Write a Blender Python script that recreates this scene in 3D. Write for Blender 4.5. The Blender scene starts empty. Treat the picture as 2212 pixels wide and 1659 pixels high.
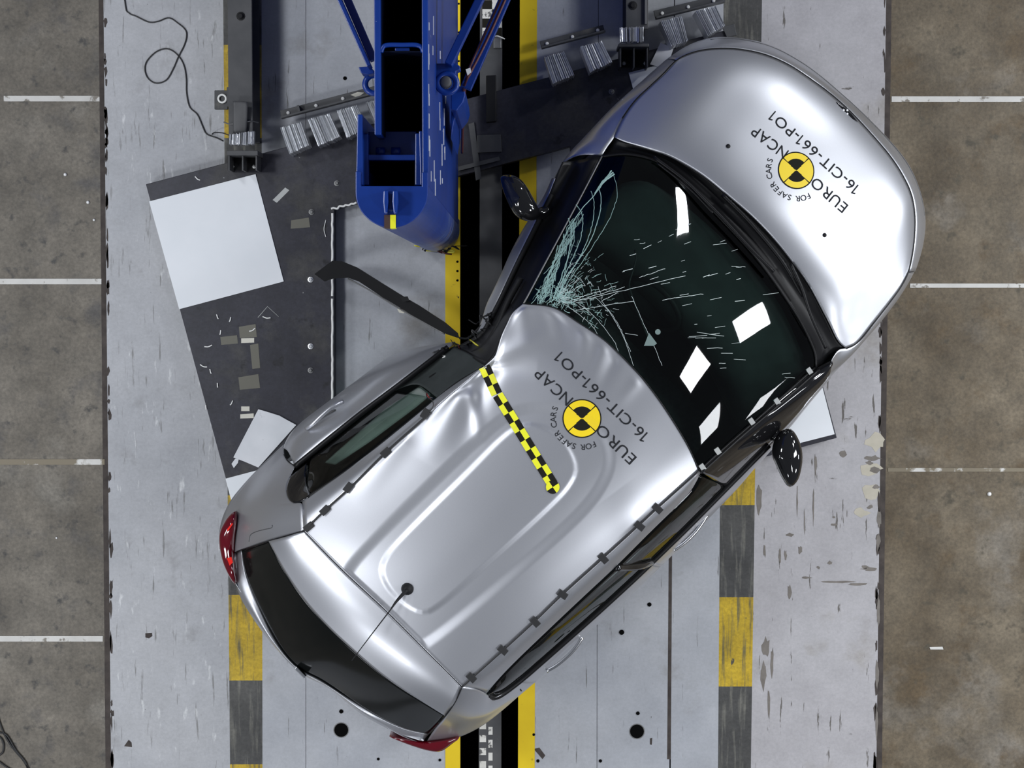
import bpy, bmesh, math, random
import numpy as np
from mathutils import Vector, Matrix
from mathutils.bvhtree import BVHTree

random.seed(7)
rng = np.random.default_rng(7)
S = bpy.context.scene
COL = S.collection

# ------------------------------------------------------------------ camera
F = 3720.0                      # focal length in pixels of the 2212 px wide frame
TILT = math.atan(195.0 / F)     # the camera leans a little away from plumb
H = 9.6                         # camera height above the floor
cam = bpy.data.cameras.new('camera')
cam.sensor_width = 36.0
cam.lens = 36.0 * F / 2212.0
cam.clip_end = 100
camo = bpy.data.objects.new('camera', cam)
COL.objects.link(camo)
camo.location = (0, 0, H)
camo.rotation_euler = (-TILT, 0, 0)
S.camera = camo

# ------------------------------------------------------------------ light
S.view_settings.view_transform = 'Standard'
S.view_settings.look = 'None'
S.view_settings.gamma = 1.0
S.view_settings.use_curve_mapping = False
S.view_settings.exposure = 0.0
world = bpy.data.worlds.new('hall')
S.world = world
world.use_nodes = True
world.node_tree.nodes['Background'].inputs['Color'].default_value = (0.80, 0.86, 1.0, 1)
world.node_tree.nodes['Background'].inputs['Strength'].default_value = 0.13

def lamp(loc, target, size, power, col=(0.93, 0.96, 1.0), roll=0.0):
    l = bpy.data.lights.new('flood_lamp', 'AREA')
    l.shape = 'SQUARE'
    l.size = size
    l.energy = power
    l.color = col
    o = bpy.data.objects.new('flood_lamp', l)
    COL.objects.link(o)
    o.location = loc
    d = Vector(target) - Vector(loc)
    o.rotation_euler = (d.to_track_quat('-Z', 'Y').to_matrix() @ Matrix.Rotation(math.radians(roll), 3, 'Z')).to_euler()
    return o

# ceiling lamps over both sides of the track
for (x, y, p) in [(-6.0, 0.8, 215), (-5.6, -4.2, 190), (5.2, -5.0, 170), (-5.2, 4.8, 170)]:
    lamp((x, y, 8.8), (0.35 * x, 0.7 * y, 0), 1.1, p)
# lamp bank on the wall ahead of the car; these are the squares mirrored in the windscreen
for (x, y, z, s, p, r) in [(5.6, 5.95, 4.9, 0.45, 100, 40), (8.3, 3.0, 4.5, 0.9, 130, 0), (5.8, 1.7, 5.9, 1.0, 130, 25), (8.0, -1.15, 2.8, 0.8, 40, 0), (7.1, -0.3, 5.7, 1.3, 130, 25), (8.0, -4.0, 4.5, 1.0, 110, 0)]:
    lamp((x, y, z), (1.0, -0.2, 1.0), s, p, roll=r)
# and its counterpart behind the car
for (x, y, z, s, p) in [(-6.5, 0.5, 5.5, 1.0, 50), (-6.0, -3.0, 5.0, 1.0, 60), (-3.5, -6.5, 5.0, 1.0, 60)]:
    lamp((x, y, z), (-0.8, -1.2, 1.0), s, p)

# ------------------------------------------------------------------ helpers
_ct, _st = math.cos(TILT), math.sin(TILT)

def ray(px, py):
    a = (px - 1106.0) / F
    b = -(py - 829.5) / F
    return Vector((a, -_st + b * _ct, -_ct - b * _st))

def P(px, py, z=0.0):
    """photo pixel -> the point of the place that lies there at height z"""
    d = ray(px, py)
    t = (z - H) / d.z
    return Vector((d.x * t, d.y * t, z))

def PX(pts):
    return [P(*p) for p in pts]

def mesh_obj(name, verts, faces, mat=None, parent=None, smooth=False, mats=None, midx=None):
    me = bpy.data.meshes.new(name)
    me.from_pydata([tuple(v) for v in verts], [], [tuple(f) for f in faces])
    if mats:
        for m in mats:
            me.materials.append(m)
        if midx is not None:
            me.polygons.foreach_set('material_index', list(midx))
    elif mat:
        me.materials.append(mat)
    if smooth:
        me.polygons.foreach_set('use_smooth', [True] * len(me.polygons))
    me.update()
    o = bpy.data.objects.new(name, me)
    COL.objects.link(o)
    if parent is not None:
        o.parent = parent
        o.matrix_parent_inverse = Matrix.Translation(-Vector(parent.location)) if parent.type == 'EMPTY' else Matrix.Identity(4)
    return o

def empty(name, loc, label, cat, group=None):
    o = bpy.data.objects.new(name, None)
    COL.objects.link(o)
    o.location = loc
    o.empty_display_size = 0.1
    return tag(o, label, cat, group)

def tag(o, label=None, cat=None, group=None, kind=None):
    if label: o['label'] = label
    if cat: o['category'] = cat
    if group: o['group'] = group
    if kind: o['kind'] = kind
    return o

def fix_normals(o):
    bm = bmesh.new(); bm.from_mesh(o.data)
    bmesh.ops.recalc_face_normals(bm, faces=bm.faces)
    bm.to_mesh(o.data); bm.free()
    return o

def bevel(o, w=0.005, seg=2):
    m = o.modifiers.new('bevel', 'BEVEL'); m.width = w; m.segments = seg
    m.limit_method = 'ANGLE'; m.angle_limit = math.radians(40)
    return o

def prism(name, pts, z0, z1, mat, parent=None, zref=None, bev=0.0, world_pts=None):
    """outline traced at height zref (default: its top), extruded z0..z1"""
    zr = z1 if zref is None else zref
    xy = world_pts if world_pts is not None else [P(p[0], p[1], zr) for p in pts]
    n = len(xy)
    v = [(p[0], p[1], z0) for p in xy] + [(p[0], p[1], z1) for p in xy]
    f = [tuple(range(n))[::-1], tuple(range(n, 2 * n))]
    for i in range(n):
        j = (i + 1) % n
        f.append((i, j, n + j, n + i))
    o = fix_normals(mesh_obj(name, v, f, mat, parent))
    if bev: bevel(o, bev)
    return o

def rect(x0, y0, x1, y1):
    return [(x0, y0), (x1, y0), (x1, y1), (x0, y1)]

def catmull(pts, n, closed=False, smooth=0):
    p = np.array([tuple(q) for q in pts], float)
    if len(p) == 2:
        t = np.linspace(0, 1, n)[:, None]
        return p[0] * (1 - t) + p[1] * t
    if closed:
        e = np.vstack([p[-1], p, p[0], p[1]])
    else:
        e = np.vstack([2 * p[0] - p[1], p, 2 * p[-1] - p[-2]])
    out = []
    m = len(e) - 3
    for i in range(m):
        a, b, c, d = e[i:i + 4]
        for t in np.linspace(0, 1, 16, endpoint=False):
            out.append(0.5 * ((2 * b) + (c - a) * t + (2 * a - 5 * b + 4 * c - d) * t * t + (3 * b - a - 3 * c + d) * t ** 3))
    out.append(e[-2])
    out = np.array(out)
    L = np.concatenate([[0], np.cumsum(np.linalg.norm(np.diff(out, axis=0), axis=1))])
    s = np.linspace(0, L[-1], n)
    r = np.stack([np.interp(s, L, out[:, k]) for k in range(3)], 1)
    for _ in range(smooth):
        q = r.copy()
        q[1:-1] = 0.25 * r[:-2] + 0.5 * r[1:-1] + 0.25 * r[2:]
        r = q
    return r

def tube(name, pts, r, mat, parent=None, n=None, seg=8, closed=False, taper=None, smooth=0):
    n = n or max(2, len(pts) * 5)
    c = catmull(pts, n, closed, smooth)
    if closed: c = c[:-1]
    m = len(c)
    v, f = [], []
    for i in range(m):
        if closed:
            t = c[(i + 1) % m] - c[i - 1]
        else:
            t = c[min(i + 1, m - 1)] - c[max(i - 1, 0)]
        t = Vector(t).normalized()
        up = Vector((0, 0, 1)) if abs(t.z) < 0.9 else Vector((1, 0, 0))
        a = t.cross(up).normalized(); b = a.cross(t)
        rr = r if taper is None else r + (taper - r) * i / (m - 1)
        for k in range(seg):
            q = 2 * math.pi * k / seg
            v.append(Vector(c[i]) + a * (rr * math.cos(q)) + b * (rr * math.sin(q)))
    for i in range(m if closed else m - 1):
        j = (i + 1) % m
        for k in range(seg):
            l = (k + 1) % seg
            f.append((i * seg + k, i * seg + l, j * seg + l, j * seg + k))
    if not closed:
        f.append(tuple(range(seg))[::-1]); f.append(tuple((m - 1) * seg + k for k in range(seg)))
    return fix_normals(mesh_obj(name, v, f, mat, parent, smooth=True))

def bar(name, a, b, w, h, mat, parent=None, bev=0.0):
    """box beam from a to b (world), w across, h high; a,b on its top centre line"""
    a, b = Vector(a), Vector(b)
    t = (b - a).normalized()
    s = t.cross(Vector((0, 0, 1))).normalized() * (w / 2)
    d = Vector((0, 0, -h))
    v = [a - s, a + s, b + s, b - s]
    v = [q + d for q in v] + v
    f = [(3, 2, 1, 0), (4, 5, 6, 7), (0, 1, 5, 4), (1, 2, 6, 5), (2, 3, 7, 6), (3, 0, 4, 7)]
    o = fix_normals(mesh_obj(name, v, f, mat, parent))
    if bev: bevel(o, bev)
    return o

def lathe(name, loc, prof, mat, parent=None, seg=20, axis='Z', smooth=True, rot=None):
    v, f = [], []
    for (r, z) in prof:
        for k in range(seg):
            a = 2 * math.pi * k / seg
            v.append(Vector((r * math.cos(a), r * math.sin(a), z)))
    m = len(prof)
    for i in range(m - 1):
        for k in range(seg):
            l = (k + 1) % seg
            f.append((i * seg + k, i * seg + l, (i + 1) * seg + l, (i + 1) * seg + k))
    f.append(tuple(range(seg))[::-1]); f.append(tuple((m - 1) * seg + k for k in range(seg)))
    if rot is not None:
        v = [rot @ q for q in v]
    v = [q + Vector(loc) for q in v]
    return fix_normals(mesh_obj(name, v, f, mat, parent, smooth=smooth))

def grid_obj(name, G, mat, parent=None, thick=0.003, up=True):
    nu, nv = G.shape[:2]
    v = G.reshape(-1, 3)
    f = []
    for i in range(nu - 1):
        for j in range(nv - 1):
            a = i * nv + j
            f.append((a, a + 1, a + nv + 1, a + nv))
    n = np.zeros(3)
    for k in range(0, len(f), max(1, len(f) // 60)):
        q = v[list(f[k])]
        n += np.cross(q[2] - q[0], q[3] - q[1])
    if (n[2] < 0) == up:
        f = [t[::-1] for t in f]
    o = mesh_obj(name, v, f, mat, parent, smooth=True)
    if thick:
        m = o.modifiers.new('sheet', 'SOLIDIFY'); m.thickness = thick; m.offset = -1
    return o

def coons(c0, c1, d0, d1, nu=48, nv=32, bulge=None, sm=6):
    """c0,c1 run with u at v=0 / v=1; d0,d1 run with v at u=0 / u=1 (pixel,pixel,height)"""
    A = catmull(PX(c0), nu, smooth=sm); B = catmull(PX(c1), nu, smooth=sm)
    C = catmull(PX(d0), nv, smooth=sm); D = catmull(PX(d1), nv, smooth=sm)
    u = np.linspace(0, 1, nu)[:, None, None]; v = np.linspace(0, 1, nv)[None, :, None]
    P00, P10, P01, P11 = A[0], A[-1], B[0], B[-1]
    C = C + (P00 - C[0]) * (1 - np.linspace(0, 1, nv)[:, None]) + (P01 - C[-1]) * np.linspace(0, 1, nv)[:, None]
    D = D + (P10 - D[0]) * (1 - np.linspace(0, 1, nv)[:, None]) + (P11 - D[-1]) * np.linspace(0, 1, nv)[:, None]
    G = (1 - v) * A[:, None] + v * B[:, None] + (1 - u) * C[None] + u * D[None] \
        - ((1 - u) * (1 - v) * P00 + u * (1 - v) * P10 + (1 - u) * v * P01 + u * v * P11)
    if bulge is not None:
        G[:, :, 2] += bulge(u[:, :, 0], v[:, :, 0])
    return G

def loft(rows, nu=60, sub=6, sm=4):
    R = np.stack([catmull(r if isinstance(r[0], (Vector, np.ndarray)) else PX(r), nu, smooth=sm) for r in rows], 1)
    nv = len(rows) if len(rows) == 2 and sub == 0 else (len(rows) - 1) * sub + 1
    G = np.zeros((nu, nv, 3))
    for i in range(nu):
        G[i] = catmull(R[i], nv)
    return G

def dome_bump(a, p=2.0, q=None):
    q = q or p
    return lambda u, v: a * (1 - np.abs(2 * u - 1) ** p) * (1 - np.abs(2 * v - 1) ** q)

# ------------------------------------------------------------------ materials
def M(name):
    m = bpy.data.materials.new(name); m.use_nodes = True
    nt = m.node_tree
    return m, nt, nt.nodes['Principled BSDF']

def N(nt, t, **kw):
    n = nt.nodes.new(t)
    for k, v in kw.items():
        setattr(n, k, v)
    return n

def plain(name, col, rough=0.5, metal=0.0, coat=0.0, spec=0.5):
    m, nt, b = M(name)
    b.inputs['Base Color'].default_value = (*col, 1)
    b.inputs['Roughness'].default_value = rough
    b.inputs['Metallic'].default_value = metal
    b.inputs['Coat Weight'].default_value = coat
    b.inputs['Coat Roughness'].default_value = 0.05
    b.inputs['Specular IOR Level'].default_value = spec
    return m

def noise(nt, scale, detail=4, rough=0.55, stretch=(1, 1, 1), off=(0, 0, 0), dist=0.0):
    tc = N(nt, 'ShaderNodeTexCoord')
    mp = N(nt, 'ShaderNodeMapping')
    mp.inputs['Scale'].default_value = stretch
    mp.inputs['Location'].default_value = off
    n = N(nt, 'ShaderNodeTexNoise')
    n.inputs['Scale'].default_value = scale
    n.inputs['Detail'].default_value = detail
    n.inputs['Roughness'].default_value = rough
    n.inputs['Distortion'].default_value = dist
    nt.links.new(tc.outputs['Object'], mp.inputs['Vector'])
    nt.links.new(mp.outputs['Vector'], n.inputs['Vector'])
    return n.outputs['Fac']

def ramp(nt, fac, stops):
    r = N(nt, 'ShaderNodeValToRGB')
    e = r.color_ramp.elements
    while len(e) < len(stops): e.new(0.5)
    for i, (p, c) in enumerate(stops):
        e[i].position = p
        e[i].color = (*c, 1) if len(c) == 3 else c
    nt.links.new(fac, r.inputs['Fac'])
    return r.outputs['Color']

def mix(nt, fac, a, b, mode='MIX'):
    n = N(nt, 'ShaderNodeMix', data_type='RGBA', blend_type=mode)
    if isinstance(fac, float): n.inputs['Factor'].default_value = fac
    else: nt.links.new(fac, n.inputs['Factor'])
    for s, k in ((a, 'A'), (b, 'B')):
        sock = [i for i in n.inputs if i.name == k and i.type == 'RGBA'][0]
        if isinstance(s, tuple): sock.default_value = (*s, 1)
        else: nt.links.new(s, sock)
    return [o for o in n.outputs if o.type == 'RGBA'][0]

W0, W1 = (0, 0, 0), (1, 1, 1)

def worn(name, base, base2, layers, rough=0.6, mscale=2.0, spec=0.4, bump=0.0, grain=0.0):
    """layers: (colour, scale, stretch, lo, hi, offset) patches of other colour where noise is high"""
    m, nt, b = M(name)
    c = ramp(nt, noise(nt, mscale, 5), [(0.3, base), (0.7, base2)])
    for (col, sc, st, lo, hi, off) in layers:
        f = ramp(nt, noise(nt, sc, 6, 0.6, st, off), [(lo, W0), (hi, W1)])
        c = mix(nt, f, c, col)
    if grain:
        g1 = ramp(nt, noise(nt, 55, 5, 0.7), [(0.30, (1 - grain,) * 3), (0.70, (1 + 0.4 * grain,) * 3)])
        c = mix(nt, 1.0, c, g1, 'MULTIPLY')
        g2 = ramp(nt, noise(nt, 5.5, 8, 0.72, (1, 1, 1), (11, 7, 0)), [(0.32, (1 - grain,) * 3), (0.68, (1 + 0.5 * grain,) * 3)])
        c = mix(nt, 1.0, c, g2, 'MULTIPLY')
    nt.links.new(c, b.inputs['Base Color'])
    b.inputs['Roughness'].default_value = rough
    b.inputs['Specular IOR Level'].default_value = spec
    if bump:
        bp = N(nt, 'ShaderNodeBump'); bp.inputs['Strength'].default_value = bump
        bp.inputs['Distance'].default_value = 0.01
        nt.links.new(noise(nt, 60, 5), bp.inputs['Height'])
        nt.links.new(bp.outputs['Normal'], b.inputs['Normal'])
    return m

# silver metallic paint: aluminium flakes under a clear coat
def silver_paint():
    m, nt, b = M('silver_paint')
    fl = ramp(nt, noise(nt, 900, 2), [(0.35, (0.50, 0.51, 0.545)), (0.65, (0.56, 0.57, 0.605))])
    nt.links.new(fl, b.inputs['Base Color'])
    b.inputs['Metallic'].default_value = 0.80
    b.inputs['Roughness'].default_value = 0.38
    b.inputs['Coat Weight'].default_value = 0.35
    b.inputs['Coat Roughness'].default_value = 0.12
    return m

def glass_mat(name, tint, rough=0.02):
    m, nt, b = M(name)
    out = nt.nodes['Material Output']
    tr = N(nt, 'ShaderNodeBsdfTransparent'); tr.inputs['Color'].default_value = (*tint, 1)
    gl = N(nt, 'ShaderNodeBsdfGlossy'); gl.inputs['Roughness'].default_value = rough
    fr = N(nt, 'ShaderNodeFresnel'); fr.inputs['IOR'].default_value = 1.5
    mx = N(nt, 'ShaderNodeMixShader')
    # thin pane: the sheet's inner face passes light on as it comes
    ge = N(nt, 'ShaderNodeNewGeometry')
    iv = N(nt, 'ShaderNodeMath', operation='SUBTRACT'); iv.inputs[0].default_value = 1.0
    nt.links.new(ge.outputs['Backfacing'], iv.inputs[1])
    mu = N(nt, 'ShaderNodeMath', operation='MULTIPLY')
    nt.links.new(fr.outputs[0], mu.inputs[0]); nt.links.new(iv.outputs[0], mu.inputs[1])
    nt.links.new(mu.outputs[0], mx.inputs[0]); nt.links.new(tr.outputs[0], mx.inputs[1]); nt.links.new(gl.outputs[0], mx.inputs[2])
    nt.links.new(mx.outputs[0], out.inputs['Surface'])
    return m

MT = {}
MT['silver'] = silver_paint()
MT['chrome'] = plain('bright_metal', (0.85, 0.86, 0.88), 0.18, 1.0)
MT['black_gloss'] = plain('black_gloss', (0.008, 0.008, 0.009), 0.06, 0.0, 0.6)
MT['black_trim'] = plain('black_trim', (0.008, 0.008, 0.009), 0.4, spec=0.25)
MT['rear_black'] = plain('rear_window_black', (0.006, 0.007, 0.007), 0.12, spec=0.18)
MT['rubber'] = plain('rubber', (0.012, 0.012, 0.013), 0.6, spec=0.25)
MT['screen'] = glass_mat('windscreen_glass', (0.62, 0.72, 0.69))
MT['side_glass'] = glass_mat('side_glass', (0.70, 0.77, 0.74))
MT['rear_glass'] = glass_mat('rear_glass', (0.03, 0.035, 0.035))
MT['crack'] = plain('crushed_glass', (0.30, 0.47, 0.44), 0.5)
MT['white_streak'] = plain('glass_streak', (0.62, 0.70, 0.69), 0.4)
MT['interior'] = worn('interior_plastic', (0.030, 0.036, 0.036), (0.048, 0.056, 0.056), [], 0.7, 8)
MT['seat'] = worn('seat_cloth', (0.08, 0.088, 0.09), (0.12, 0.13, 0.132), [], 0.9, 30)
MT['red_lamp'] = plain('red_lens', (0.11, 0.002, 0.008), 0.08, 0.0, 0.6)
MT['red_bright'] = plain('red_reflector', (0.85, 0.03, 0.02), 0.15)
MT['blue'] = worn('blue_paint', (0.002, 0.024, 0.18), (0.003, 0.034, 0.24),
                  [((0.55, 0.6, 0.7), 7, (6, 6, 0.35), 0.71, 0.74, (3, 1, 0)),
                   ((0.004, 0.010, 0.06), 3, (1, 1, 1), 0.60, 0.75, (0, 5, 0))], 0.32, 3, 0.5)
MT['shade_navy'] = plain('hollow_shade_navy', (0.004, 0.007, 0.022), 0.7, spec=0.1)  # near-black colour holds the shade of the deep blue hollows
MT['scuff'] = worn('scuffed_blue', (0.10, 0.17, 0.36), (0.035, 0.075, 0.28),
                   [((0.35, 0.26, 0.06), 6, (1, 1, 2.0), 0.64, 0.72, (2, 2, 0)), ((0.30, 0.34, 0.42), 9, (1, 1, 3), 0.58, 0.75, (6, 0, 2))], 0.4, 6)
def pole_paint():
    # blue paint, rubbed through where cars have struck it between knee and roof height
    m, nt, b = M('pole_paint_scuffed')
    blue = ramp(nt, noise(nt, 3, 5), [(0.3, (0.002, 0.024, 0.18)), (0.7, (0.003, 0.034, 0.24))])
    tc = N(nt, 'ShaderNodeTexCoord'); sx = N(nt, 'ShaderNodeSeparateXYZ'); nt.links.new(tc.outputs['Object'], sx.inputs[0])
    mr = N(nt, 'ShaderNodeMapRange'); mr.inputs['From Min'].default_value = 2.0; mr.inputs['From Max'].default_value = 0.9
    nt.links.new(sx.outputs['Z'], mr.inputs['Value'])
    mu = N(nt, 'ShaderNodeMath', operation='MULTIPLY')
    nt.links.new(mr.outputs[0], mu.inputs[0]); nt.links.new(ramp(nt, noise(nt, 7, 6, 0.6, (1, 1, 2.2), (2, 0, 1)), [(0.40, W0), (0.62, W1)]), mu.inputs[1])
    c = mix(nt, mu.outputs[0], blue, (0.13, 0.19, 0.36))
    mu2 = N(nt, 'ShaderNodeMath', operation='MULTIPLY')
    nt.links.new(mr.outputs[0], mu2.inputs[0]); nt.links.new(ramp(nt, noise(nt, 9, 6, 0.6, (1, 1, 2.5), (6, 3, 1)), [(0.60, W0), (0.68, W1)]), mu2.inputs[1])
    c = mix(nt, mu2.outputs[0], c, (0.34, 0.24, 0.07))
    nt.links.new(c, b.inputs['Base Color']); b.inputs['Roughness'].default_value = 0.35
    return m
MT['pole'] = pole_paint()
MT['pit'] = plain('pit_black', (0.003, 0.003, 0.003), 0.9, spec=0.05)
MT['steel'] = worn('dark_steel', (0.050, 0.052, 0.056), (0.085, 0.085, 0.088), [((0.16, 0.15, 0.13), 5, (1, 1, 1), 0.62, 0.75, (1, 1, 1))], 0.5, 6)
MT['steel_edge'] = plain('steel_light', (0.20, 0.20, 0.20), 0.45, 0.5)
MT['plate'] = worn('sled_plate', (0.022, 0.022, 0.033), (0.036, 0.036, 0.048),
                   [((0.060, 0.058, 0.056), 3.2, (1, 1, 1), 0.52, 0.68, (7, 3, 0)), ((0.012, 0.012, 0.015), 9, (1, 1, 1), 0.62, 0.7, (1, 8, 0)),
                    ((0.35, 0.35, 0.36), 16, (1, 1, 1), 0.745, 0.765, (0, 4, 0))], 0.42, 2.5, grain=0.3)
MT['alu'] = plain('aluminium_foil', (0.80, 0.81, 0.83), 0.30, 0.7)
MT['weld'] = plain('weld_bead', (0.82, 0.82, 0.80), 0.35)
MT['white_panel'] = worn('white_panel', (0.74, 0.77, 0.80), (0.80, 0.82, 0.85),
                         [((0.30, 0.31, 0.33), 20, (1, 1, 1), 0.735, 0.76, (2, 2, 0))], 0.45, 3)
MT['card'] = worn('white_card', (0.62, 0.64, 0.67), (0.72, 0.73, 0.76), [((0.4, 0.41, 0.43), 12, (1, 1, 1), 0.66, 0.74, (0, 0, 0))], 0.6, 6)
MT['yellow_print'] = plain('yellow_print', (0.87, 0.64, 0.010), 0.45)
MT['yellow_tape'] = plain('yellow_tape', (0.80, 0.80, 0.02), 0.5)
MT['black_print'] = plain('black_print', (0.012, 0.011, 0.008), 0.75, spec=0.15)
MT['text_ink'] = plain('text_ink', (0.018, 0.019, 0.022), 0.75, spec=0.15)
MT['tape_black'] = plain('black_tape', (0.016, 0.016, 0.017), 0.5)
MT['tape_grey'] = plain('grey_tape', (0.42, 0.43, 0.42), 0.6)
MT['tape_pale'] = plain('pale_tape', (0.62, 0.60, 0.52), 0.6)
MT['tape_brown'] = plain('stained_tape', (0.13, 0.125, 0.10), 0.6)
MT['cable'] = plain('cable_black', (0.015, 0.015, 0.016), 0.5)
MT['wire_yellow'] = plain('wire_yellow', (0.55, 0.50, 0.04), 0.5)
MT['wire_red'] = plain('wire_red', (0.30, 0.02, 0.02), 0.5)
MT['wire_brown'] = plain('wire_maroon', (0.07, 0.012, 0.015), 0.5)
MT['crumb'] = plain('white_crumb', (0.9, 0.9, 0.9), 0.3)

MT['concrete_l'] = worn('concrete_grey', (0.118, 0.102, 0.080), (0.205, 0.182, 0.148),
                        [((0.245, 0.225, 0.19), 1.6, (1, 1, 1), 0.56, 0.72, (4, 2, 0)), ((0.055, 0.052, 0.048), 12, (1, 1, 1), 0.575, 0.70, (0, 3, 0)),
                         ((0.10, 0.092, 0.085), 3.5, (1, 1, 1), 0.55, 0.68, (9, 3, 0))], 0.55, 2.0, 0.4, 0.12, 0.34)
MT['concrete_r'] = worn('concrete_brown', (0.098, 0.071, 0.040), (0.200, 0.163, 0.112),
                        [((0.225, 0.20, 0.165), 1.5, (1, 1, 1), 0.56, 0.70, (1, 6, 0)), ((0.115, 0.080, 0.042), 3.0, (1, 1, 1), 0.55, 0.66, (5, 2, 0)),
                         ((0.09, 0.075, 0.05), 10, (1, 1, 1), 0.58, 0.70, (0, 3, 0))], 0.55, 2.0, 0.4, 0.12, 0.34)
CHIP = (0.125, 0.115, 0.105)
MT['lane_l'] = worn('lane_paint_scratched', (0.36, 0.37, 0.395), (0.43, 0.435, 0.455),
                    [((0.27, 0.27, 0.275), 3.0, (1, 1, 1), 0.60, 0.75, (3, 3, 0)), ((0.20, 0.20, 0.20), 11, (3.5, 0.35, 1), 0.60, 0.68, (0, 0, 0)),
                     ((0.60, 0.61, 0.62), 9, (2.2, 0.6, 1), 0.62, 0.70, (5, 1, 0)), ((0.09, 0.09, 0.09), 34, (1, 1, 1), 0.715, 0.74, (5, 1, 0))], 0.42, 1.3, 0.5, 0, 0.12)
MT['lane_m'] = worn('lane_paint', (0.36, 0.375, 0.41), (0.43, 0.44, 0.465),
                    [((0.25, 0.245, 0.24), 2.2, (1, 1, 1), 0.58, 0.74, (8, 3, 0)), ((0.17, 0.17, 0.17), 10, (4.0, 0.3, 1), 0.645, 0.69, (2, 0, 0)),
                     ((0.06, 0.06, 0.06), 40, (1, 1, 1), 0.725, 0.75, (5, 1, 0))], 0.42, 1.5, 0.5, 0, 0.10)
MT['lane_r'] = worn('lane_paint_flaked', (0.40, 0.385, 0.40), (0.44, 0.43, 0.445),
                    [((0.32, 0.30, 0.28), 2.4, (1, 1, 1), 0.58, 0.74, (1, 3, 0)), (CHIP, 9, (3.5, 0.4, 1), 0.635, 0.665, (1, 0, 0)),
                     (CHIP, 7, (0.5, 1.6, 1), 0.68, 0.70, (4, 0, 0)), ((0.10, 0.09, 0.085), 26, (1, 1, 1), 0.74, 0.76, (5, 1, 0))], 0.5, 1.3, 0.4, 0, 0.12)
MT['haz_yellow'] = worn('hazard_yellow_worn', (0.50, 0.33, 0.012), (0.58, 0.40, 0.03),
                        [((0.17, 0.145, 0.06), 9, (4, 0.30, 1), 0.50, 0.64, (0, 2, 0)), ((0.08, 0.075, 0.06), 9, (1.5, 1, 1), 0.66, 0.70, (4, 2, 0))], 0.55, 3, grain=0.3)
MT['haz_black'] = worn('hazard_black_worn', (0.050, 0.050, 0.050), (0.085, 0.084, 0.080),
                       [((0.19, 0.185, 0.16), 9, (4, 0.3, 1), 0.52, 0.70, (6, 2, 0))], 0.55, 3, grain=0.3)
MT['rail_yellow'] = worn('rail_yellow', (0.68, 0.47, 0.006), (0.76, 0.55, 0.01),
                         [((0.30, 0.20, 0.01), 14, (1, 1, 1), 0.64, 0.72, (0, 2, 0)), ((0.03, 0.02, 0.01), 22, (1, 0.6, 1), 0.70, 0.72, (4, 2, 0))], 0.5, 5)
MT['white_line'] = worn('white_line', (0.55, 0.54, 0.51), (0.66, 0.65, 0.62), [((0.22, 0.2, 0.17), 14, (1, 1, 1), 0.57, 0.62, (3, 2, 0))], 0.6, 8)
MT['white_line_worn'] = worn('white_line_worn', (0.55, 0.54, 0.51), (0.66, 0.65, 0.62), [((0.2, 0.17, 0.12), 5, (1, 1, 1), 0.42, 0.47, (3, 2, 0))], 0.6, 8)
MT['gap_dirt'] = worn('joint_dirt', (0.035, 0.028, 0.026), (0.075, 0.062, 0.055), [], 0.8, 14)

# ------------------------------------------------------------------ the hall floor
fl = mesh_obj('floor', [(-14, -14, -0.5), (14, -14, -0.5), (14, 14, -0.5), (-14, 14, -0.5)], [(0, 1, 2, 3)], MT['pit'])
tag(fl, kind='structure')

def vx(x_top, x_bot, py):                # lane lines run slightly together towards the bottom of the photo
    return x_top + (x_bot - x_top) * py / 1659.0

def lane(name, l, r, mat, z1=0.0, ext=9.0, parent=fl, y0=None, y1=None, z0=-0.5):
    """strip of floor between two lines given by their x at the top and bottom edge of the photo"""
    ya = 0 if y0 is None else y0
    yb = 1659 if y1 is None else y1
    q = [P(vx(*l, ya), ya, z1), P(vx(*r, ya), ya, z1), P(vx(*r, yb), yb, z1), P(vx(*l, yb), yb, z1)]
    def stretch(a, b, y):
        t = (y - a.y) / (b.y - a.y)
        return Vector((a.x + (b.x - a.x) * t, y, z1))
    if y0 is None:
        q[0], q[1] = stretch(q[0], q[3], ext), stretch(q[1], q[2], ext)
    if y1 is None:
        q[3], q[2] = stretch(q[0], q[3], -ext), stretch(q[1], q[2], -ext)
    return prism(name, None, z0, z1, mat, parent, world_pts=q)

L0 = (218, 233); R0 = (1922, 1901)
lane('concrete_slab', (-4000, -4000), (216, 231), MT['concrete_l'], -0.004)
lane('concrete_slab', (1925, 1903), (6200, 6200), MT['concrete_r'], -0.004)
lane('floor_joint', (213, 228), (226, 243), MT['gap_dirt'], -0.003, z0=-0.02)
lane('floor_joint', (1909, 1888), (1926, 1905), MT['gap_dirt'], -0.003, z0=-0.02)
lane('painted_panel', (223.5, 240), (482, 497), MT['lane_l'])
lane('painted_panel', (565, 567), (660, 660), MT['lane_m'])
lane('painted_panel', (661, 661), (962, 962), MT['lane_m'])
lane('painted_panel', (1160, 1155), (1292, 1289), MT['lane_m'])
lane('painted_panel', (1293, 1290), (1456, 1446), MT['lane_m'])
lane('painted_panel', (1458, 1449), (1563, 1551), MT['lane_m'])
lane('painted_panel', (1646, 1622), (1914, 1893), MT['lane_r'])
lane('joint_strip', (1455, 1441), (1459, 1449), MT['gap_dirt'], 0.001, y0=1190, y1=1640, z0=-0.01)
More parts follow.
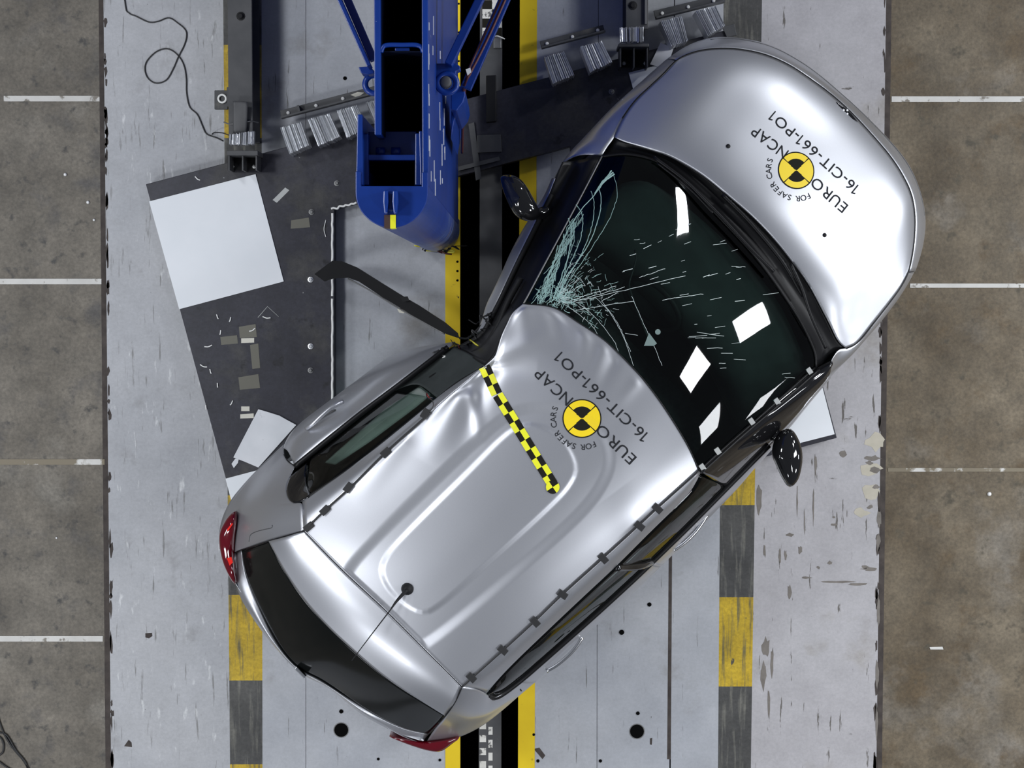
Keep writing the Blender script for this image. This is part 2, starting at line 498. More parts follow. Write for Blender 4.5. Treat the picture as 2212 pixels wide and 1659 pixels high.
# trench edges, painted yellow
lane('trench_edge', (962, 962), (994, 994), MT['rail_yellow'], 0.003, z0=-0.03)
lane('trench_wall', (962, 962), (993, 993), MT['gap_dirt'], -0.03)
lane('trench_wall', (1124, 1120), (1160, 1155), MT['gap_dirt'], -0.03)
lane('trench_edge', (1123, 1119), (1160, 1155), MT['rail_yellow'], 0.003, z0=-0.03)
# hazard stripes left and right: each block of colour laid on its own
for (l, r, segs) in (((482, 497), (565, 567), [(-1500, 97, 0), (97, 298, 1), (298, 620, 0), (620, 860, 1), (860, 1070, 0), (1070, 1180, 1), (1180, 1285, 0), (1285, 1470, 1), (1470, 1651, 0), (1651, 1850, 1), (1850, 4500, 0)]),
                     ((1563, 1551), (1646, 1622), [(-1500, 330, 0), (330, 520, 1), (520, 850, 0), (850, 1091, 1), (1091, 1290, 0), (1290, 1483, 1), (1483, 1680, 0), (1680, 1880, 1), (1880, 4500, 0)])):
    for (a, b, y) in segs:
        lane('hazard_block', l, r, MT['haz_yellow' if y else 'haz_black'], 0.0, y0=a, y1=b)

def white_line(x0, x1, y, mat, w=12):
    prism('bay_line', rect(x0, y - w / 2, x1, y + w / 2), -0.004, -0.001, mat, fl)
white_line(8, 215, 213, MT['white_line']); white_line(-300, 219, 608, MT['white_line'])
white_line(-300, 226, 998, MT['white_line_worn']); white_line(-300, 222, 1380, MT['white_line'])
white_line(1926, 2600, 214, MT['white_line']); white_line(1966, 2600, 617, MT['white_line'], 9)
white_line(1918, 2600, 1015, MT['white_line_worn'], 8)
prism('bay_line', [(2008, 1398), (2036, 1397), (2038, 1403), (2010, 1403)], -0.004, -0.001, MT['white_line'], fl)

def disc(name, px, py, rpx, z, mat, parent, depth=0.01, seg=20):
    c = P(px, py, z); r = (P(px + rpx, py, z) - c).length
    return lathe(name, (c.x, c.y, z - depth), [(r, 0), (r, depth)], mat, parent, seg, smooth=False)
for (x, y, r) in [(737, 1577, 15), (1376, 1580, 15)]:
    disc('floor_hole_rim', x, y, r + 2, 0.001, MT['steel_edge'], fl)
    disc('floor_hole', x, y, r, 0.002, MT['pit'], fl)
for (x, y, r) in [(737, 1537, 4.5), (1403, 1306, 4.5), (1343, 1366, 5.5), (1378, 1541, 4), (1162, 1644, 3.5), (1297, 1644, 3.5), (817, 1640, 3), (950, 1642, 3), (745, 169, 4), (1153, 1587, 3)]:
    disc('bolt_hole', x, y, r, 0.004, MT['pit'], fl, seg=12)
for k in range(30):
    y = 20 + k * 20.2
    if 560 < y < 740: disc('bolt_hole', 988, y, 2.6, 0.005, MT['pit'], fl, seg=8)
for k in range(3):
    disc('bolt_hole', 991, 8 + 62 * k, 2.2, 0.005, MT['pit'], fl, seg=8)
# chips of missing paint that stand out
for pts in [[(268, 1612), (278, 1598), (284, 1604), (285, 1614)], [(314, 1368), (328, 1367), (329, 1374), (322, 1379), (314, 1377)],
            [(1153, 1618), (1165, 1615), (1178, 1632), (1172, 1640), (1160, 1626)], [(1404, 1595), (1409, 1594), (1408, 1609), (1404, 1608)]]:
    prism('paint_chip', pts, -0.004, 0.0012, MT['gap_dirt'], fl)
random.seed(3)
def chip_poly(cx, cy, rx, ry, n=11):
    return [(cx + rx * random.uniform(0.45, 1.1) * math.cos(2 * math.pi * k / n), cy + ry * random.uniform(0.45, 1.1) * math.sin(2 * math.pi * k / n)) for k in range(n)]
MT['chip'] = worn('bare_floor', (0.14, 0.125, 0.11), (0.21, 0.19, 0.17), [], 0.7, 18)
MT['chip_pale'] = worn('old_cream_paint', (0.44, 0.41, 0.33), (0.50, 0.46, 0.38), [], 0.6, 18)
for (cx, cy, rx, ry) in [(1893, 955, 20, 16), (1880, 1012, 24, 12), (1884, 1060, 18, 14), (1862, 1108, 16, 8)]:
    prism('paint_chip', chip_poly(cx, cy, rx * 1.25, ry * 1.4), -0.004, 0.0010, MT['chip_pale'], fl)
for (cx, cy, rx, ry) in [(1822, 980, 11, 8), (1884, 990, 20, 7), (1890, 1015, 15, 10), (1878, 1000, 9, 6), (1893, 1052, 9, 6), (1880, 1095, 8, 5), (1900, 1120, 6, 22), (1897, 1170, 6, 24),
                         (1898, 1320, 5, 40), (1895, 1450, 4, 40), (1894, 1560, 3, 40), (1880, 1230, 22, 5), (1868, 1225, 10, 4), (1640, 1080, 8, 36), (1768, 1226, 5, 4), (1793, 1216, 6, 5),
                         (1802, 1133, 9, 3), (1801, 1117, 4, 3), (1728, 1188, 6, 10), (1707, 1156, 9, 5), (1697, 1200, 4, 14), (1652, 1190, 3, 16), (1685, 1200, 4, 20), (1705, 1280, 6, 26),
                         (1655, 1400, 10, 30), (1650, 1460, 7, 40), (1668, 1430, 4, 40), (1661, 1520, 3, 40), (1742, 1248, 16, 3), (1810, 1257, 40, 3), (1852, 1262, 24, 4), (1762, 1000, 3, 24), (1738, 1130, 2, 30), (1757, 1090, 2, 50), (1722, 1085, 2, 40)]:
    prism('paint_chip', chip_poly(cx, cy, rx, ry), -0.004, 0.0013, MT['chip'], fl)
for k in range(44):
    y = random.uniform(-20, 1680)
    prism('paint_chip', chip_poly(vx(226, 243, y) + random.uniform(-2, 2), y, random.uniform(2, 6), random.uniform(6, 26), 9), -0.004, 0.0011, MT['gap_dirt'], fl)
    y = random.uniform(-20, 1680)
    prism('paint_chip', chip_poly(vx(1911, 1891, y) + random.uniform(-2, 2), y, random.uniform(2, 5), random.uniform(8, 30), 9), -0.004, 0.0011, MT['gap_dirt'], fl)
# rail in the trench
tr = empty('guide_rail', P(1056, 829, -0.1), 'grey guide rail with chequered scale running down the black floor trench', 'rail')
q = [P(1040, 0, -0.06), P(1087, 0, -0.06), P(1081, 1659, -0.06), P(1031, 1659, -0.06)]
q[0] += Vector((0, 3, 0)); q[1] += Vector((0, 3, 0)); q[2] -= Vector((0, 3, 0)); q[3] -= Vector((0, 3, 0))
prism('rail_bar', None, -0.5, -0.06, MT['steel'], tr, world_pts=q)
MT['sq_white'] = worn('scale_white', (0.55, 0.54, 0.50), (0.7, 0.69, 0.66), [((0.1, 0.1, 0.1), 30, (1, 1, 1), 0.56, 0.62, (2, 2, 0))], 0.6, 10)
for k in range(7):
    for s in range(2):
        w = (k + s) % 2 == 0
        y0 = -60 + 20 * k
        prism('scale_square', rect(1042 + 21 * s, y0, 1063 + 21 * s, y0 + 20), -0.061, -0.058, MT['sq_white'] if w else MT['black_print'], tr)
random.seed(5)
for k in range(9):
    y0 = 1560 + 14 * k
    if k % 2 == 0:
        prism('scale_square', rect(1036, y0, 1050, y0 + 15), -0.061, -0.058, MT['sq_white'], tr)
    else:
        prism('scale_square', rect(1055, y0 - 4, 1064, y0 + 13), -0.061, -0.058, MT['sq_white'], tr)
prism('cable_clamp', rect(1066, 80, 1083, 104), -0.07, -0.03, MT['steel_edge'], tr, bev=0.004)
tube('rail_wire', [P(1064, 80, -0.02), P(1075, 78, 0.0), P(1090, 84, -0.02)], 0.004, MT['weld'], tr)

# ------------------------------------------------------------------ sled platform
ZP = 0.10
pl = empty('sled_platform', P(960, 660, 0), 'large dark steel sled plate lying aslant on the floor under the car', 'platform')
def pp(x, y): return P(x, y, ZP)
cTL, cTR, cBR, cBL = (315, 398), (1571, 64), (1808, 946), (554, 1278)
def on_top(y_at): return None
def line_at(a, b, x):  # point on line ab at x
    t = (x - a[0]) / (b[0] - a[0]); return (x, a[1] + (b[1] - a[1]) * t)
# four plates leave the window in the middle open
xl, xr = 722, 1232
tl = line_at(cTL, cTR, xl); tr_ = line_at(cTL, cTR, xr); bl = line_at(cBL, cBR, xl); br = line_at(cBL, cBR, xr)
wl, wr = (xl, 452), (xr, 316)
bw1, bw2 = (xl, 1010), (xr, 900)
prism('plate', [cTL, cTR, cBR, br, bw2, wr, wl, bw1, bl, cBL], 0.0, ZP, MT['plate'], pl, bev=0.003)
prism('plate', [bw1, bw2, br, bl], 0.0, ZP, MT['plate'], pl)
def wobble(a, b, n, s, z):
    return [P(a[0] + (b[0] - a[0]) * k / n + random.uniform(-s, s), a[1] + (b[1] - a[1]) * k / n + random.uniform(-s, s), z) for k in range(n + 1)]
tube('weld_bead', wobble((718, 460), (718, 640), 22, 0.5, ZP + 0.002), 0.007, MT['weld'], pl, seg=6)
tube('weld_bead', wobble((718, 645), (718, 868), 22, 0.5, ZP + 0.002), 0.007, MT['weld'], pl, seg=6)
tube('weld_bead', wobble((716, 452), (772, 437), 9, 1.8, ZP + 0.002), 0.006, MT['weld'], pl, seg=6)
tube('wire_scrap', [P(704, 475, ZP + .004), P(700, 495, ZP + .006), P(704, 512, ZP + .004)], 0.0022, MT['weld'], pl, seg=5)
def bolt(px, py, z, parent, r=0.020, mat=None):
    c = P(px, py, z)
    lathe('bolt', (c.x, c.y, z - 0.003), [(r, 0), (r, 0.005), (r * 0.62, 0.006), (r * 0.62, 0.018), (r * 0.45, 0.021)], mat or MT['steel_edge'], parent, 6 if r < 0.012 else 10, smooth=False)
for (x, y) in [(673, 458), (671, 604), (671, 748), (671, 800), (728, 396), (1321, 198)]:
    bolt(x, y, ZP, pl, 0.016, MT['alu'] if y in (604, 748) else MT['steel_edge'])
def scrap(name, pts, mat, z=ZP, parent=pl):
    prism(name, pts, z - 0.001, z + 0.0015, mat, parent)
scrap('tape_scrap', [(589, 432), (616, 405), (625, 411), (598, 438)], MT['tape_grey'])
scrap('tape_scrap', [(521, 731), (549, 730), (549, 740), (521, 741)], MT['tape_pale'])
scrap('tape_scrap', [(521, 878), (539, 878), (539, 888), (521, 888)], MT['tape_pale'])
scrap('tape_scrap', [(519, 895), (548, 893), (548, 903), (519, 904)], MT['tape_pale'])
scrap('tape_scrap', [(629, 476), (667, 470), (670, 491), (628, 494)], MT['tape_brown'])
scrap('tape_scrap', [(516, 706), (552, 700), (555, 728), (518, 730)], MT['tape_brown'])
scrap('tape_scrap', [(540, 745), (558, 742), (562, 795), (545, 797)], MT['tape_brown'])
scrap('tape_scrap', [(515, 815), (558, 808), (562, 838), (518, 842)], MT['tape_brown'])
scrap('tape_scrap', [(476, 728), (512, 724), (514, 742), (478, 745)], MT['tape_brown'])
random.seed(11)
for (x, y) in [(470, 684), (476, 718), (450, 747), (455, 802), (470, 832), (497, 690), (440, 790), (445, 880), (500, 870), (545, 712), (576, 685), (427, 385)]:
    a = random.uniform(0, 3); dx, dy = 9 * math.cos(a), 5 * math.sin(a)
    tube('glass_sliver', [P(x - dx, y - dy, ZP + .003), P(x, y + 2, ZP + .004), P(x + dx, y + dy, ZP + .003)], 0.0035, MT['weld'], pl, seg=5)
tube('chalk_mark', [P(557, 686, ZP + .001), P(577, 662, ZP + .001), P(602, 684, ZP + .001)], 0.002, MT['tape_grey'], pl, seg=5, n=3)
# bracket plate and flat irons in the shade by the pole
prism('flat_iron', [(1012, 268), (1024, 264), (1040, 385), (1028, 390)], ZP, ZP + 0.012, MT['steel'], pl)
prism('flat_iron', [(990, 360), (1078, 338), (1081, 346), (990, 369)], ZP + 0.012, ZP + 0.022, MT['steel'], pl)
prism('cover_plate', [(1030, 292), (1082, 290), (1084, 328), (1032, 330)], ZP, ZP + 0.015, MT['steel'], pl, bev=0.003)
prism('guide_block', [(1050, 163), (1072, 162), (1072, 262), (1050, 264)], ZP, ZP + 0.05, MT['rubber'], pl, bev=0.004)

def panel(name, pts, z0, z1, mat, label, cat, group=None):
    o = prism(name, pts, z0, z1, mat, None, bev=0.001)
    return tag(o, label, cat, group)
panel('white_board', [(322, 435), (552, 376), (613, 608), (387, 668)], ZP, ZP + 0.006, MT['white_panel'], 'large square white board lying in full view left of the blue pole', 'panel')
panel('white_board', [(487, 1034), (717, 973), (775, 1205), (548, 1265)], ZP, ZP + 0.006, MT['white_panel'], 'white board whose corner shows beside the upper tail lamp', 'panel')
panel('white_board', [(1803, 938), (1575, 996), (1512, 764), (1742, 703)], ZP, ZP + 0.006, MT['white_panel'], 'white board whose corner shows behind the lower right door mirror', 'panel')
panel('white_board', [(1358, 157), (1590, 97), (1650, 330), (1420, 390)], ZP, ZP + 0.006, MT['white_panel'], 'white board of which a sliver shows beside the car front wing', 'panel')
panel('white_card', [(558, 884), (572, 888), (585, 892), (604, 898), (618, 906), (640, 918), (558, 1010), (530, 998), (504, 988), (530, 938)], ZP + 0.006, ZP + 0.012, MT['card'], 'torn white card lying aslant on the sled plate beside the rear door', 'card')
panel('white_card', [(1427, 92), (1455, 104), (1440, 150), (1404, 139)], ZP + 0.006, ZP + 0.012, MT['card'], 'small white card poking out beneath the front left wing near the foil blocks', 'card')
o = prism('red_tape_scrap', [(500, 1002), (508, 991), (516, 990), (514, 1000), (505, 1011)], ZP, ZP + 0.004, MT['card']); tag(o, 'crumpled scrap of white and red tape beside the torn card', 'scrap')

# ------------------------------------------------------------------ arrestor beams, angle irons, foil blocks
def beam(name, x0, x1, yend, zt, label, boltpos):
    e = empty(name, P((x0 + x1) / 2, yend, 0), label, 'beam')
    a, b = P(x0, yend, zt), P(x1, yend, zt)
    far = 3.6
    w = [Vector((a.x, a.y, 0)), Vector((b.x, b.y, 0)), Vector((b.x, far, 0)), Vector((a.x, far, 0))]
    prism('top_flange', None, zt - 0.02, zt, MT['steel'], e, world_pts=w, bev=0.002)
    cx = (a.x + b.x) / 2
    prism('web', None, 0.02, zt - 0.02, MT['steel'], e, world_pts=[Vector((cx - .008, a.y, 0)), Vector((cx + .008, a.y, 0)), Vector((cx + .008, far, 0)), Vector((cx - .008, far, 0))])
    prism('bottom_flange', None, 0.0, 0.02, MT['steel'], e, world_pts=w)
    for p in boltpos: bolt(p[0], p[1], zt, e, 0.024, MT['rubber'])
    return e
bmL = beam('arrestor_girder', 494, 546, 300, 0.28, 'dark steel arrestor beam at the upper left with foil at its end', [(520, 35)])
prism('lug_plate', rect(463, 195, 492, 236), 0.10, 0.125, MT['steel'], bmL, bev=0.003)
c = P(480, 213, 0.135)
tube('lug_ring', [c + Vector((0.021 * math.cos(a), 0.021 * math.sin(a), 0)) for a in np.linspace(0, 2 * math.pi, 13)[:-1]], 0.006, MT['weld'], bmL, n=24, closed=True)
prism('lug_gusset', rect(490, 188, 496, 230), 0.10, 0.25, MT['steel'], bmL)
G = loft([[P(503, 219, .34), P(520, 219, .34), P(535, 221, .34)], [P(503, 255, .31), P(519, 255, .312), P(534, 256, .31)], [P(503, 289, .30), P(518, 290, .302), P(532, 289, .30)]], 8, 4, 0)
grid_obj('bent_strap', G, MT['steel'], bmL, 0.006)
tube('strap_wire', [P(484, 264, .2), P(500, 268, .29), P(540, 262, .29), P(558, 265, .2)], 0.004, MT['steel_edge'], bmL)
def stop(parent, x0, x1, y0, y1, y2, zt):
    prism('stop_plate', rect(x0, y0, x1, y1), ZP, zt, MT['steel'], parent, bev=0.003)
    for k in range(3):
        x = x0 + 3 + (x1 - x0 - 8) * k / 2
        prism('stop_rib', rect(x, y1, x + 3, y2), ZP, zt - 0.05, MT['steel'], parent)
    prism('stop_base', rect(x0 + 2, y1 - 2, x1, y2), ZP, ZP + 0.012, MT['rubber'], parent)
    for x in (x0 + 12, x1 - 8): bolt(x, y2 - 8, ZP + 0.012, parent, 0.011, MT['weld'])
stop(bmL, 490, 557, 325, 335, 368, 0.30)

random.seed(21)
def foil(pts, h, z0, label, n=12, crush=0.0012, group='foil honeycomb blocks on the sled plate'):
    """honeycomb block: ridged foil layers standing side by side"""
    c = [P(x, y, z0 + h) for (x, y) in pts]
    a, b, cc, d = c
    nu, nv = n * 4 + 1, 9
    verts, faces = [], []
    colz = [random.uniform(-2, 2) * crush for _ in range(nu)]; colx = [random.uniform(-.0015, .0015) for _ in range(nu)]
    for i in range(nu):
        s = i / (nu - 1)
        for j in range(nv):
            t = j / (nv - 1)
            p = (a * (1 - s) + b * s) * (1 - t) + (d * (1 - s) + cc * s) * t
            z = z0 + h + 0.008 * (abs((i % 4) - 2) / 2 - 0.5) * 2 + colz[i] + random.uniform(-.15, .15) * crush
            e = 1.0 if 0 < j < nv - 1 else 0.0
            verts.append(Vector((p.x + colx[i] + random.uniform(-.0003, .0003), p.y + (1 - e) * random.uniform(-.004, .004), z)))
    base = len(verts)
    for v in list(verts): verts.append(Vector((v.x, v.y, z0)))
    for i in range(nu - 1):
        for j in range(nv - 1):
            k = i * nv + j
            faces.append((k, k + 1, k + nv + 1, k + nv)); faces.append((base + k, base + k + nv, base + k + nv + 1, base + k + 1))
    for i in range(nu - 1):
        for j in (0, nv - 1):
            k = i * nv + j; faces.append((k, k + nv, base + k + nv, base + k))
    for j in range(nv - 1):
        for i in (0, nu - 1):
            k = i * nv + j; faces.append((k, k + 1, base + k + 1, base + k))
    o = fix_normals(mesh_obj('honeycomb_block', verts, faces, MT['alu']))
    return tag(o, label, 'foil block', group)
FB = [([(605, 276), (649, 264), (667, 314), (625, 333)], 'ridged aluminium honeycomb block at the left end of the row beside the blue pole'),
      ([(664, 258), (711, 246), (734, 296), (687, 316)], 'ridged aluminium honeycomb block, second from the left in the row beside the blue pole'),
      ([(727, 239), (770, 227), (792, 276), (749, 298)], 'ridged aluminium honeycomb block nearest the blue pole, partly hidden by its side plate'),
      ([(790, 222), (833, 210), (853, 258), (812, 276)], 'aluminium honeycomb block whose edge just shows behind the blue pole'),
      ([(1176, 124), (1218, 111), (1241, 162), (1194, 181)], 'aluminium honeycomb block on the black plate right of the blue braces'),
      ([(1253, 101), (1299, 89), (1322, 134), (1274, 157)], 'aluminium honeycomb block between the black stop bracket and the first block right of the pole'),
      ([(1427, 46), (1472, 34), (1486, 89), (1451, 100)], 'finely ridged aluminium honeycomb block just above the front left wing of the car'),
      ([(1502, 24), (1546, 13), (1566, 56), (1529, 77)], 'crumpled aluminium honeycomb block at the upper right end of the row')]
for (p, l) in FB:
    foil(p, 0.15, ZP, l, 11 if '557' not in l else 16)
o = foil([(497, 290), (548, 284), (547, 312), (496, 313)], 0.05, 0.281, 'crushed aluminium foil honeycomb at the end of the left arrestor beam', 10, 0.006, 'foil ends of the arrestor beams')

def angle_iron(a, b, w, label, bolts, gus=None):
    e = empty('angle_iron', P((a[0] + b[0]) / 2, (a[1] + b[1]) / 2, ZP), label, 'angle iron')
    A, B = P(a[0], a[1], ZP + 0.012), P(b[0], b[1], ZP + 0.012)
    bar('base_leg', A, B, w, 0.012, MT['steel'], e, 0.002)
    t = (B - A).normalized(); n = Vector((-t.y, t.x, 0))
    up = n * (w / 2 - 0.005)
    bar('upright_leg', A - up + Vector((0, 0, .05)), B - up + Vector((0, 0, .05)), 0.010, 0.05, MT['steel'], e, 0.001)
    for k in bolts:
        p = A + (B - A) * k
        lathe('bolt', (p.x, p.y, p.z - 0.002), [(0.010, 0), (0.010, 0.008), (0.006, 0.011)], MT['weld'], e, 8, smooth=False)
    if gus is not None:
        p = A + (B - A) * gus
        bar('gusset', p - n * w * 0.45 + Vector((0, 0, .045)), p + n * w * 0.45 + Vector((0, 0, .045)), 0.012, 0.05, MT['steel'], e)
    return e
ai = angle_iron((607, 248), (830, 190), 0.048, 'dark angle iron bolted behind the left row of foil blocks', [0.07, 0.34, 0.6, 0.86], 0.18)
scrap('tape_scrap', [(757, 205), (772, 199), (787, 200), (772, 211)], MT['tape_pale'], ZP + 0.013, ai)
angle_iron((1168, 98), (1305, 62), 0.045, 'dark angle iron bolted behind the foil blocks right of the blue braces', [0.1, 0.5, 0.9])
angle_iron((1414, 33), (1562, -3), 0.05, 'dark angle iron bolted behind the upper right pair of foil blocks', [0.11, 0.49, 0.86])
bmR = beam('arrestor_girder', 1352, 1400, 62, 0.28, 'dark steel arrestor beam at the top edge beside the black stop bracket', [(1367, 12)])
prism('side_flange', rect(1393, -40, 1398, 52), 0.2, 0.30, MT['steel_edge'], bmR)
stop(bmR, 1336, 1402, 94, 101, 145, 0.30)
foil([(1339, 60), (1390, 58), (1390, 90), (1340, 91)], 0.05, 0.281, 'bright aluminium foil honeycomb at the end of the right arrestor beam', 10, 0.006, 'foil ends of the arrestor beams')
prism('plate_lug', [(1560, 58), (1586, 51), (1592, 76), (1570, 80)], ZP, ZP + 0.015, MT['steel'], pl, bev=0.002)

# ------------------------------------------------------------------ blue pole barrier
ZT = 3.62
bp = empty('pole_barrier', P(845, 415, 0), 'tall blue steel impact pole with hollow boom and diagonal braces', 'barrier')
def at_t(pts): return [P(x, y, ZT) for (x, y) in pts]
bow = []
for k in range(33):
    a = math.pi * k / 32
    bow.append((846 + 78 * math.cos(a), 415 + 77 * math.sin(a)))
nose = prism('pole_nose', [(924, 372), (924, 400)] + bow + [(768, 400), (768, 370), (779, 370), (779, 402), (911, 402), (911, 372)], 1.6, ZT, MT['pole'], bp)
nl = prism('pole_foot', None, 0.0, 1.6, MT['pole'], bp, world_pts=[P(x, y, ZT) for (x, y) in [(924, 380)] + bow + [(768, 380)]])
bevel(nose, 0.003)
prism('side_plate', [(772, 247), (783, 247), (784, 400), (769, 400)], 2.6, ZT - 0.03, MT['blue'], bp, bev=0.003)
prism('side_plate', [(905, 283), (912, 283), (912, 400), (908, 400)], 0.3, ZT - 0.03, MT['blue'], bp, bev=0.003)
prism('side_plate', [(783, 291), (795, 288), (797, 400), (781, 400)], 0.3, ZT - 0.10, MT['blue'], bp, bev=0.003)
prism('side_plate', [(897, 288), (906, 288), (910, 400), (897, 400)], 0.3, ZT - 0.10, MT['blue'], bp, bev=0.003)
prism('cross_plate', rect(795, 334, 897, 346), 0.3, ZT - 0.10, MT['blue'], bp, bev=0.003)
prism('hinge_plate', rect(796, 284, 900, 336), ZT - 0.25, ZT - 0.20, MT['blue'], bp, bev=0.003)
prism('shaft_shade_lining', rect(797, 346, 897, 401), 0.2, 0.4, MT['shade_navy'], bp)  # dark liners paint the shade inside the shaft
prism('shaft_shade_lining', rect(796, 346, 798.5, 401), 0.3, ZT - 0.14, MT['shade_navy'], bp)
prism('shaft_shade_lining', rect(895, 346, 897.5, 401), 0.3, ZT - 0.14, MT['shade_navy'], bp)
prism('shaft_shade_lining', rect(797, 346, 897, 348), 0.3, ZT - 0.14, MT['shade_navy'], bp)
for x in (822, 855):
    c = P(x, 329, ZT - 0.17)
    lathe('hinge_knuckle', c - Vector((0.016, 0, 0)), [(0.018, 0), (0.018, 0.032)], MT['blue'], bp, 14, rot=Matrix.Rotation(math.pi / 2, 3, 'Y'))
bar('hinge_pin', P(813, 333, ZT - 0.17), P(867, 333, ZT - 0.17), 0.012, 0.02, MT['blue'], bp)
FAR = 4.2
def boom(name, x0, x1, y1, z0, z1, mat, zr=ZT):
    a, b = P(x0, y1, zr), P(x1, y1, zr)
    return prism(name, None, z0, z1, mat, bp, world_pts=[Vector((a.x, a.y, 0)), Vector((b.x, b.y, 0)), Vector((b.x, FAR, 0)), Vector((a.x, FAR, 0))])
bevel(boom('boom_wall', 808, 822, 290, 1.2, ZT - 0.02, MT['blue']), 0.003)
bevel(boom('boom_wall', 912, 925, 402, 0.30, ZT - 0.02, MT['blue']), 0.003)
boom('boom_shade_lining', 822, 824, 285, 1.2, ZT - 0.06, MT['shade_navy'])  # liners and floor paint the shade inside the boom
boom('boom_shade_lining', 909, 912, 285, 1.2, ZT - 0.06, MT['shade_navy'])
boom('boom_shade_floor', 822, 912, 285, 1.0, 1.2, MT['shade_navy'])
prism('boom_shade_lining', rect(823, 283, 915, 286), 1.2, ZT - 0.26, MT['shade_navy'], bp)
# handle bar across the boom, with a dip in the middle
tube('cross_bar', [P(823, 113, ZT - .03), P(828, 101, ZT - .03), P(840, 97, ZT - .03), P(870, 97, ZT - .03), P(898, 97, ZT - .03), P(910, 102, ZT - .03), P(914, 113, ZT - .03)], 0.008, MT['blue'], bp)
prism('cross_web', rect(823, 110, 915, 113), 2.6, ZT - 0.05, MT['shade_navy'], bp)
prism('cross_cleat', rect(853, 103, 885, 110), ZT - 0.09, ZT - 0.05, MT['blue'], bp, bev=0.003)
# eye on the nose cap
for x in (833, 853):
    prism('eye_cheek', [(x - 5, 411), (x + 5, 411), (x + 6, 436), (x + 3, 462), (x - 3, 462), (x - 6, 436)], ZT, ZT + 0.05, MT['blue'], bp, bev=0.012)
prism('eye_web', rect(836, 415, 850, 456), ZT, ZT + 0.022, MT['blue'], bp, bev=0.006)
MT['brown_label'] = plain('brown_label', (0.055, 0.028, 0.022), 0.5)
def nose_label(x0, x1, mat):
    v, f = [], []
    n = 6
    zt = ZT + 0.0015
    for k in range(n + 1):
        x = x0 + (x1 - x0) * k / n
        c = (x - 845) / 77
        ye = 415 + 77 * math.sqrt(max(0, 1 - c * c)) + 1.0
        for (y, z) in ((464, zt), (ye, zt), (ye, zt - 0.05)):
            q = P(x, y, ZT); v.append((q.x, q.y - (0.001 if z < zt else 0), z))
    for k in range(n):
        for j in range(2):
            a = k * 3 + j; f.append((a, a + 3, a + 4, a + 1))
    o = fix_normals(mesh_obj('marker_label', v, f, mat, bp))
    m = o.modifiers.new('sheet', 'SOLIDIFY'); m.thickness = 0.001; m.offset = 1
nose_label(830, 843, MT['brown_label']); nose_label(843, 855, MT['yellow_tape'])
# braces
def brace(a, za, b, zb, w, h):
    return bar('brace', P(a[0], a[1], za), P(b[0], b[1], zb), w, h, MT['blue'], bp, 0.003)
def ext(a, b, k):  # lengthen the line b->a beyond the photo's edge
    return (a[0] + (a[0] - b[0]) * k, a[1] + (a[1] - b[1]) * k)
for (a, b, z, w, h) in [((731, -6), (797, 142), 3.0, 0.016, 0.10), ((748, -6), (806, 128), 2.9, 0.030, 0.06), ((1037, -6), (968, 138), 3.0, 0.030, 0.07), ((1091, -6), (1006, 190), 2.5, 0.045, 0.05)]:
    brace(ext(a, b, 0.9), z, b, z, w, h)
prism('brace_cleat', [(774, 145), (797, 143), (808, 152), (808, 158), (795, 161), (780, 158)], 2.8, 2.9, MT['blue'], bp, bev=0.003)
prism('brace_cleat', [(936, 137), (985, 137), (994, 143), (994, 150), (985, 154), (980, 195), (936, 190)], 2.85, 2.93, MT['blue'], bp, bev=0.003)
def lug(px, py, z, r):
    c = P(px, py, z)
    tube('lug', [c + Vector((r * math.cos(a), r * math.sin(a), 0)) for a in np.linspace(0, 2 * math.pi, 13)[:-1]], 0.012, MT['blue'], bp, n=26, closed=True)
lug(808, 182, 2.8, 0.035); lug(966, 180, 2.97, 0.036)
lathe('lug_pin', P(964, 180, 2.93), [(0.022, 0), (0.022, 0.05), (0.015, 0.055)], MT['steel'], bp, 14)
prism('brace_bracket', [(974, 186), (1003, 186), (1005, 205), (1000, 222), (986, 240), (974, 236)], 1.6, 2.4, MT['blue'], bp, bev=0.004)
prism('brace_gusset', [(975, 235), (988, 238), (981, 262), (974, 300)], 1.2, 2.1, MT['blue'], bp, bev=0.003)
# hydraulic lines along the right brace
tube('hose', [P(1120, -70, 2.56), P(1095, -10, 2.56), P(1050, 90, 2.56), P(1012, 165, 2.56), P(1002, 190, 2.45), P(1000, 240, 1.9), P(998, 330, 1.0)], 0.006, MT['wire_brown'], bp, n=40)
tube('hose', [P(1108, -70, 2.55), P(1085, -10, 2.55), P(1040, 90, 2.55), P(1010, 158, 2.55), P(1004, 200, 2.3), P(1003, 260, 1.6)], 0.005, MT['wire_brown'], bp, n=40)
prism('hose_clip', [(1006, 150), (1016, 146), (1018, 156), (1010, 163)], 2.55, 2.57, MT['weld'], bp)
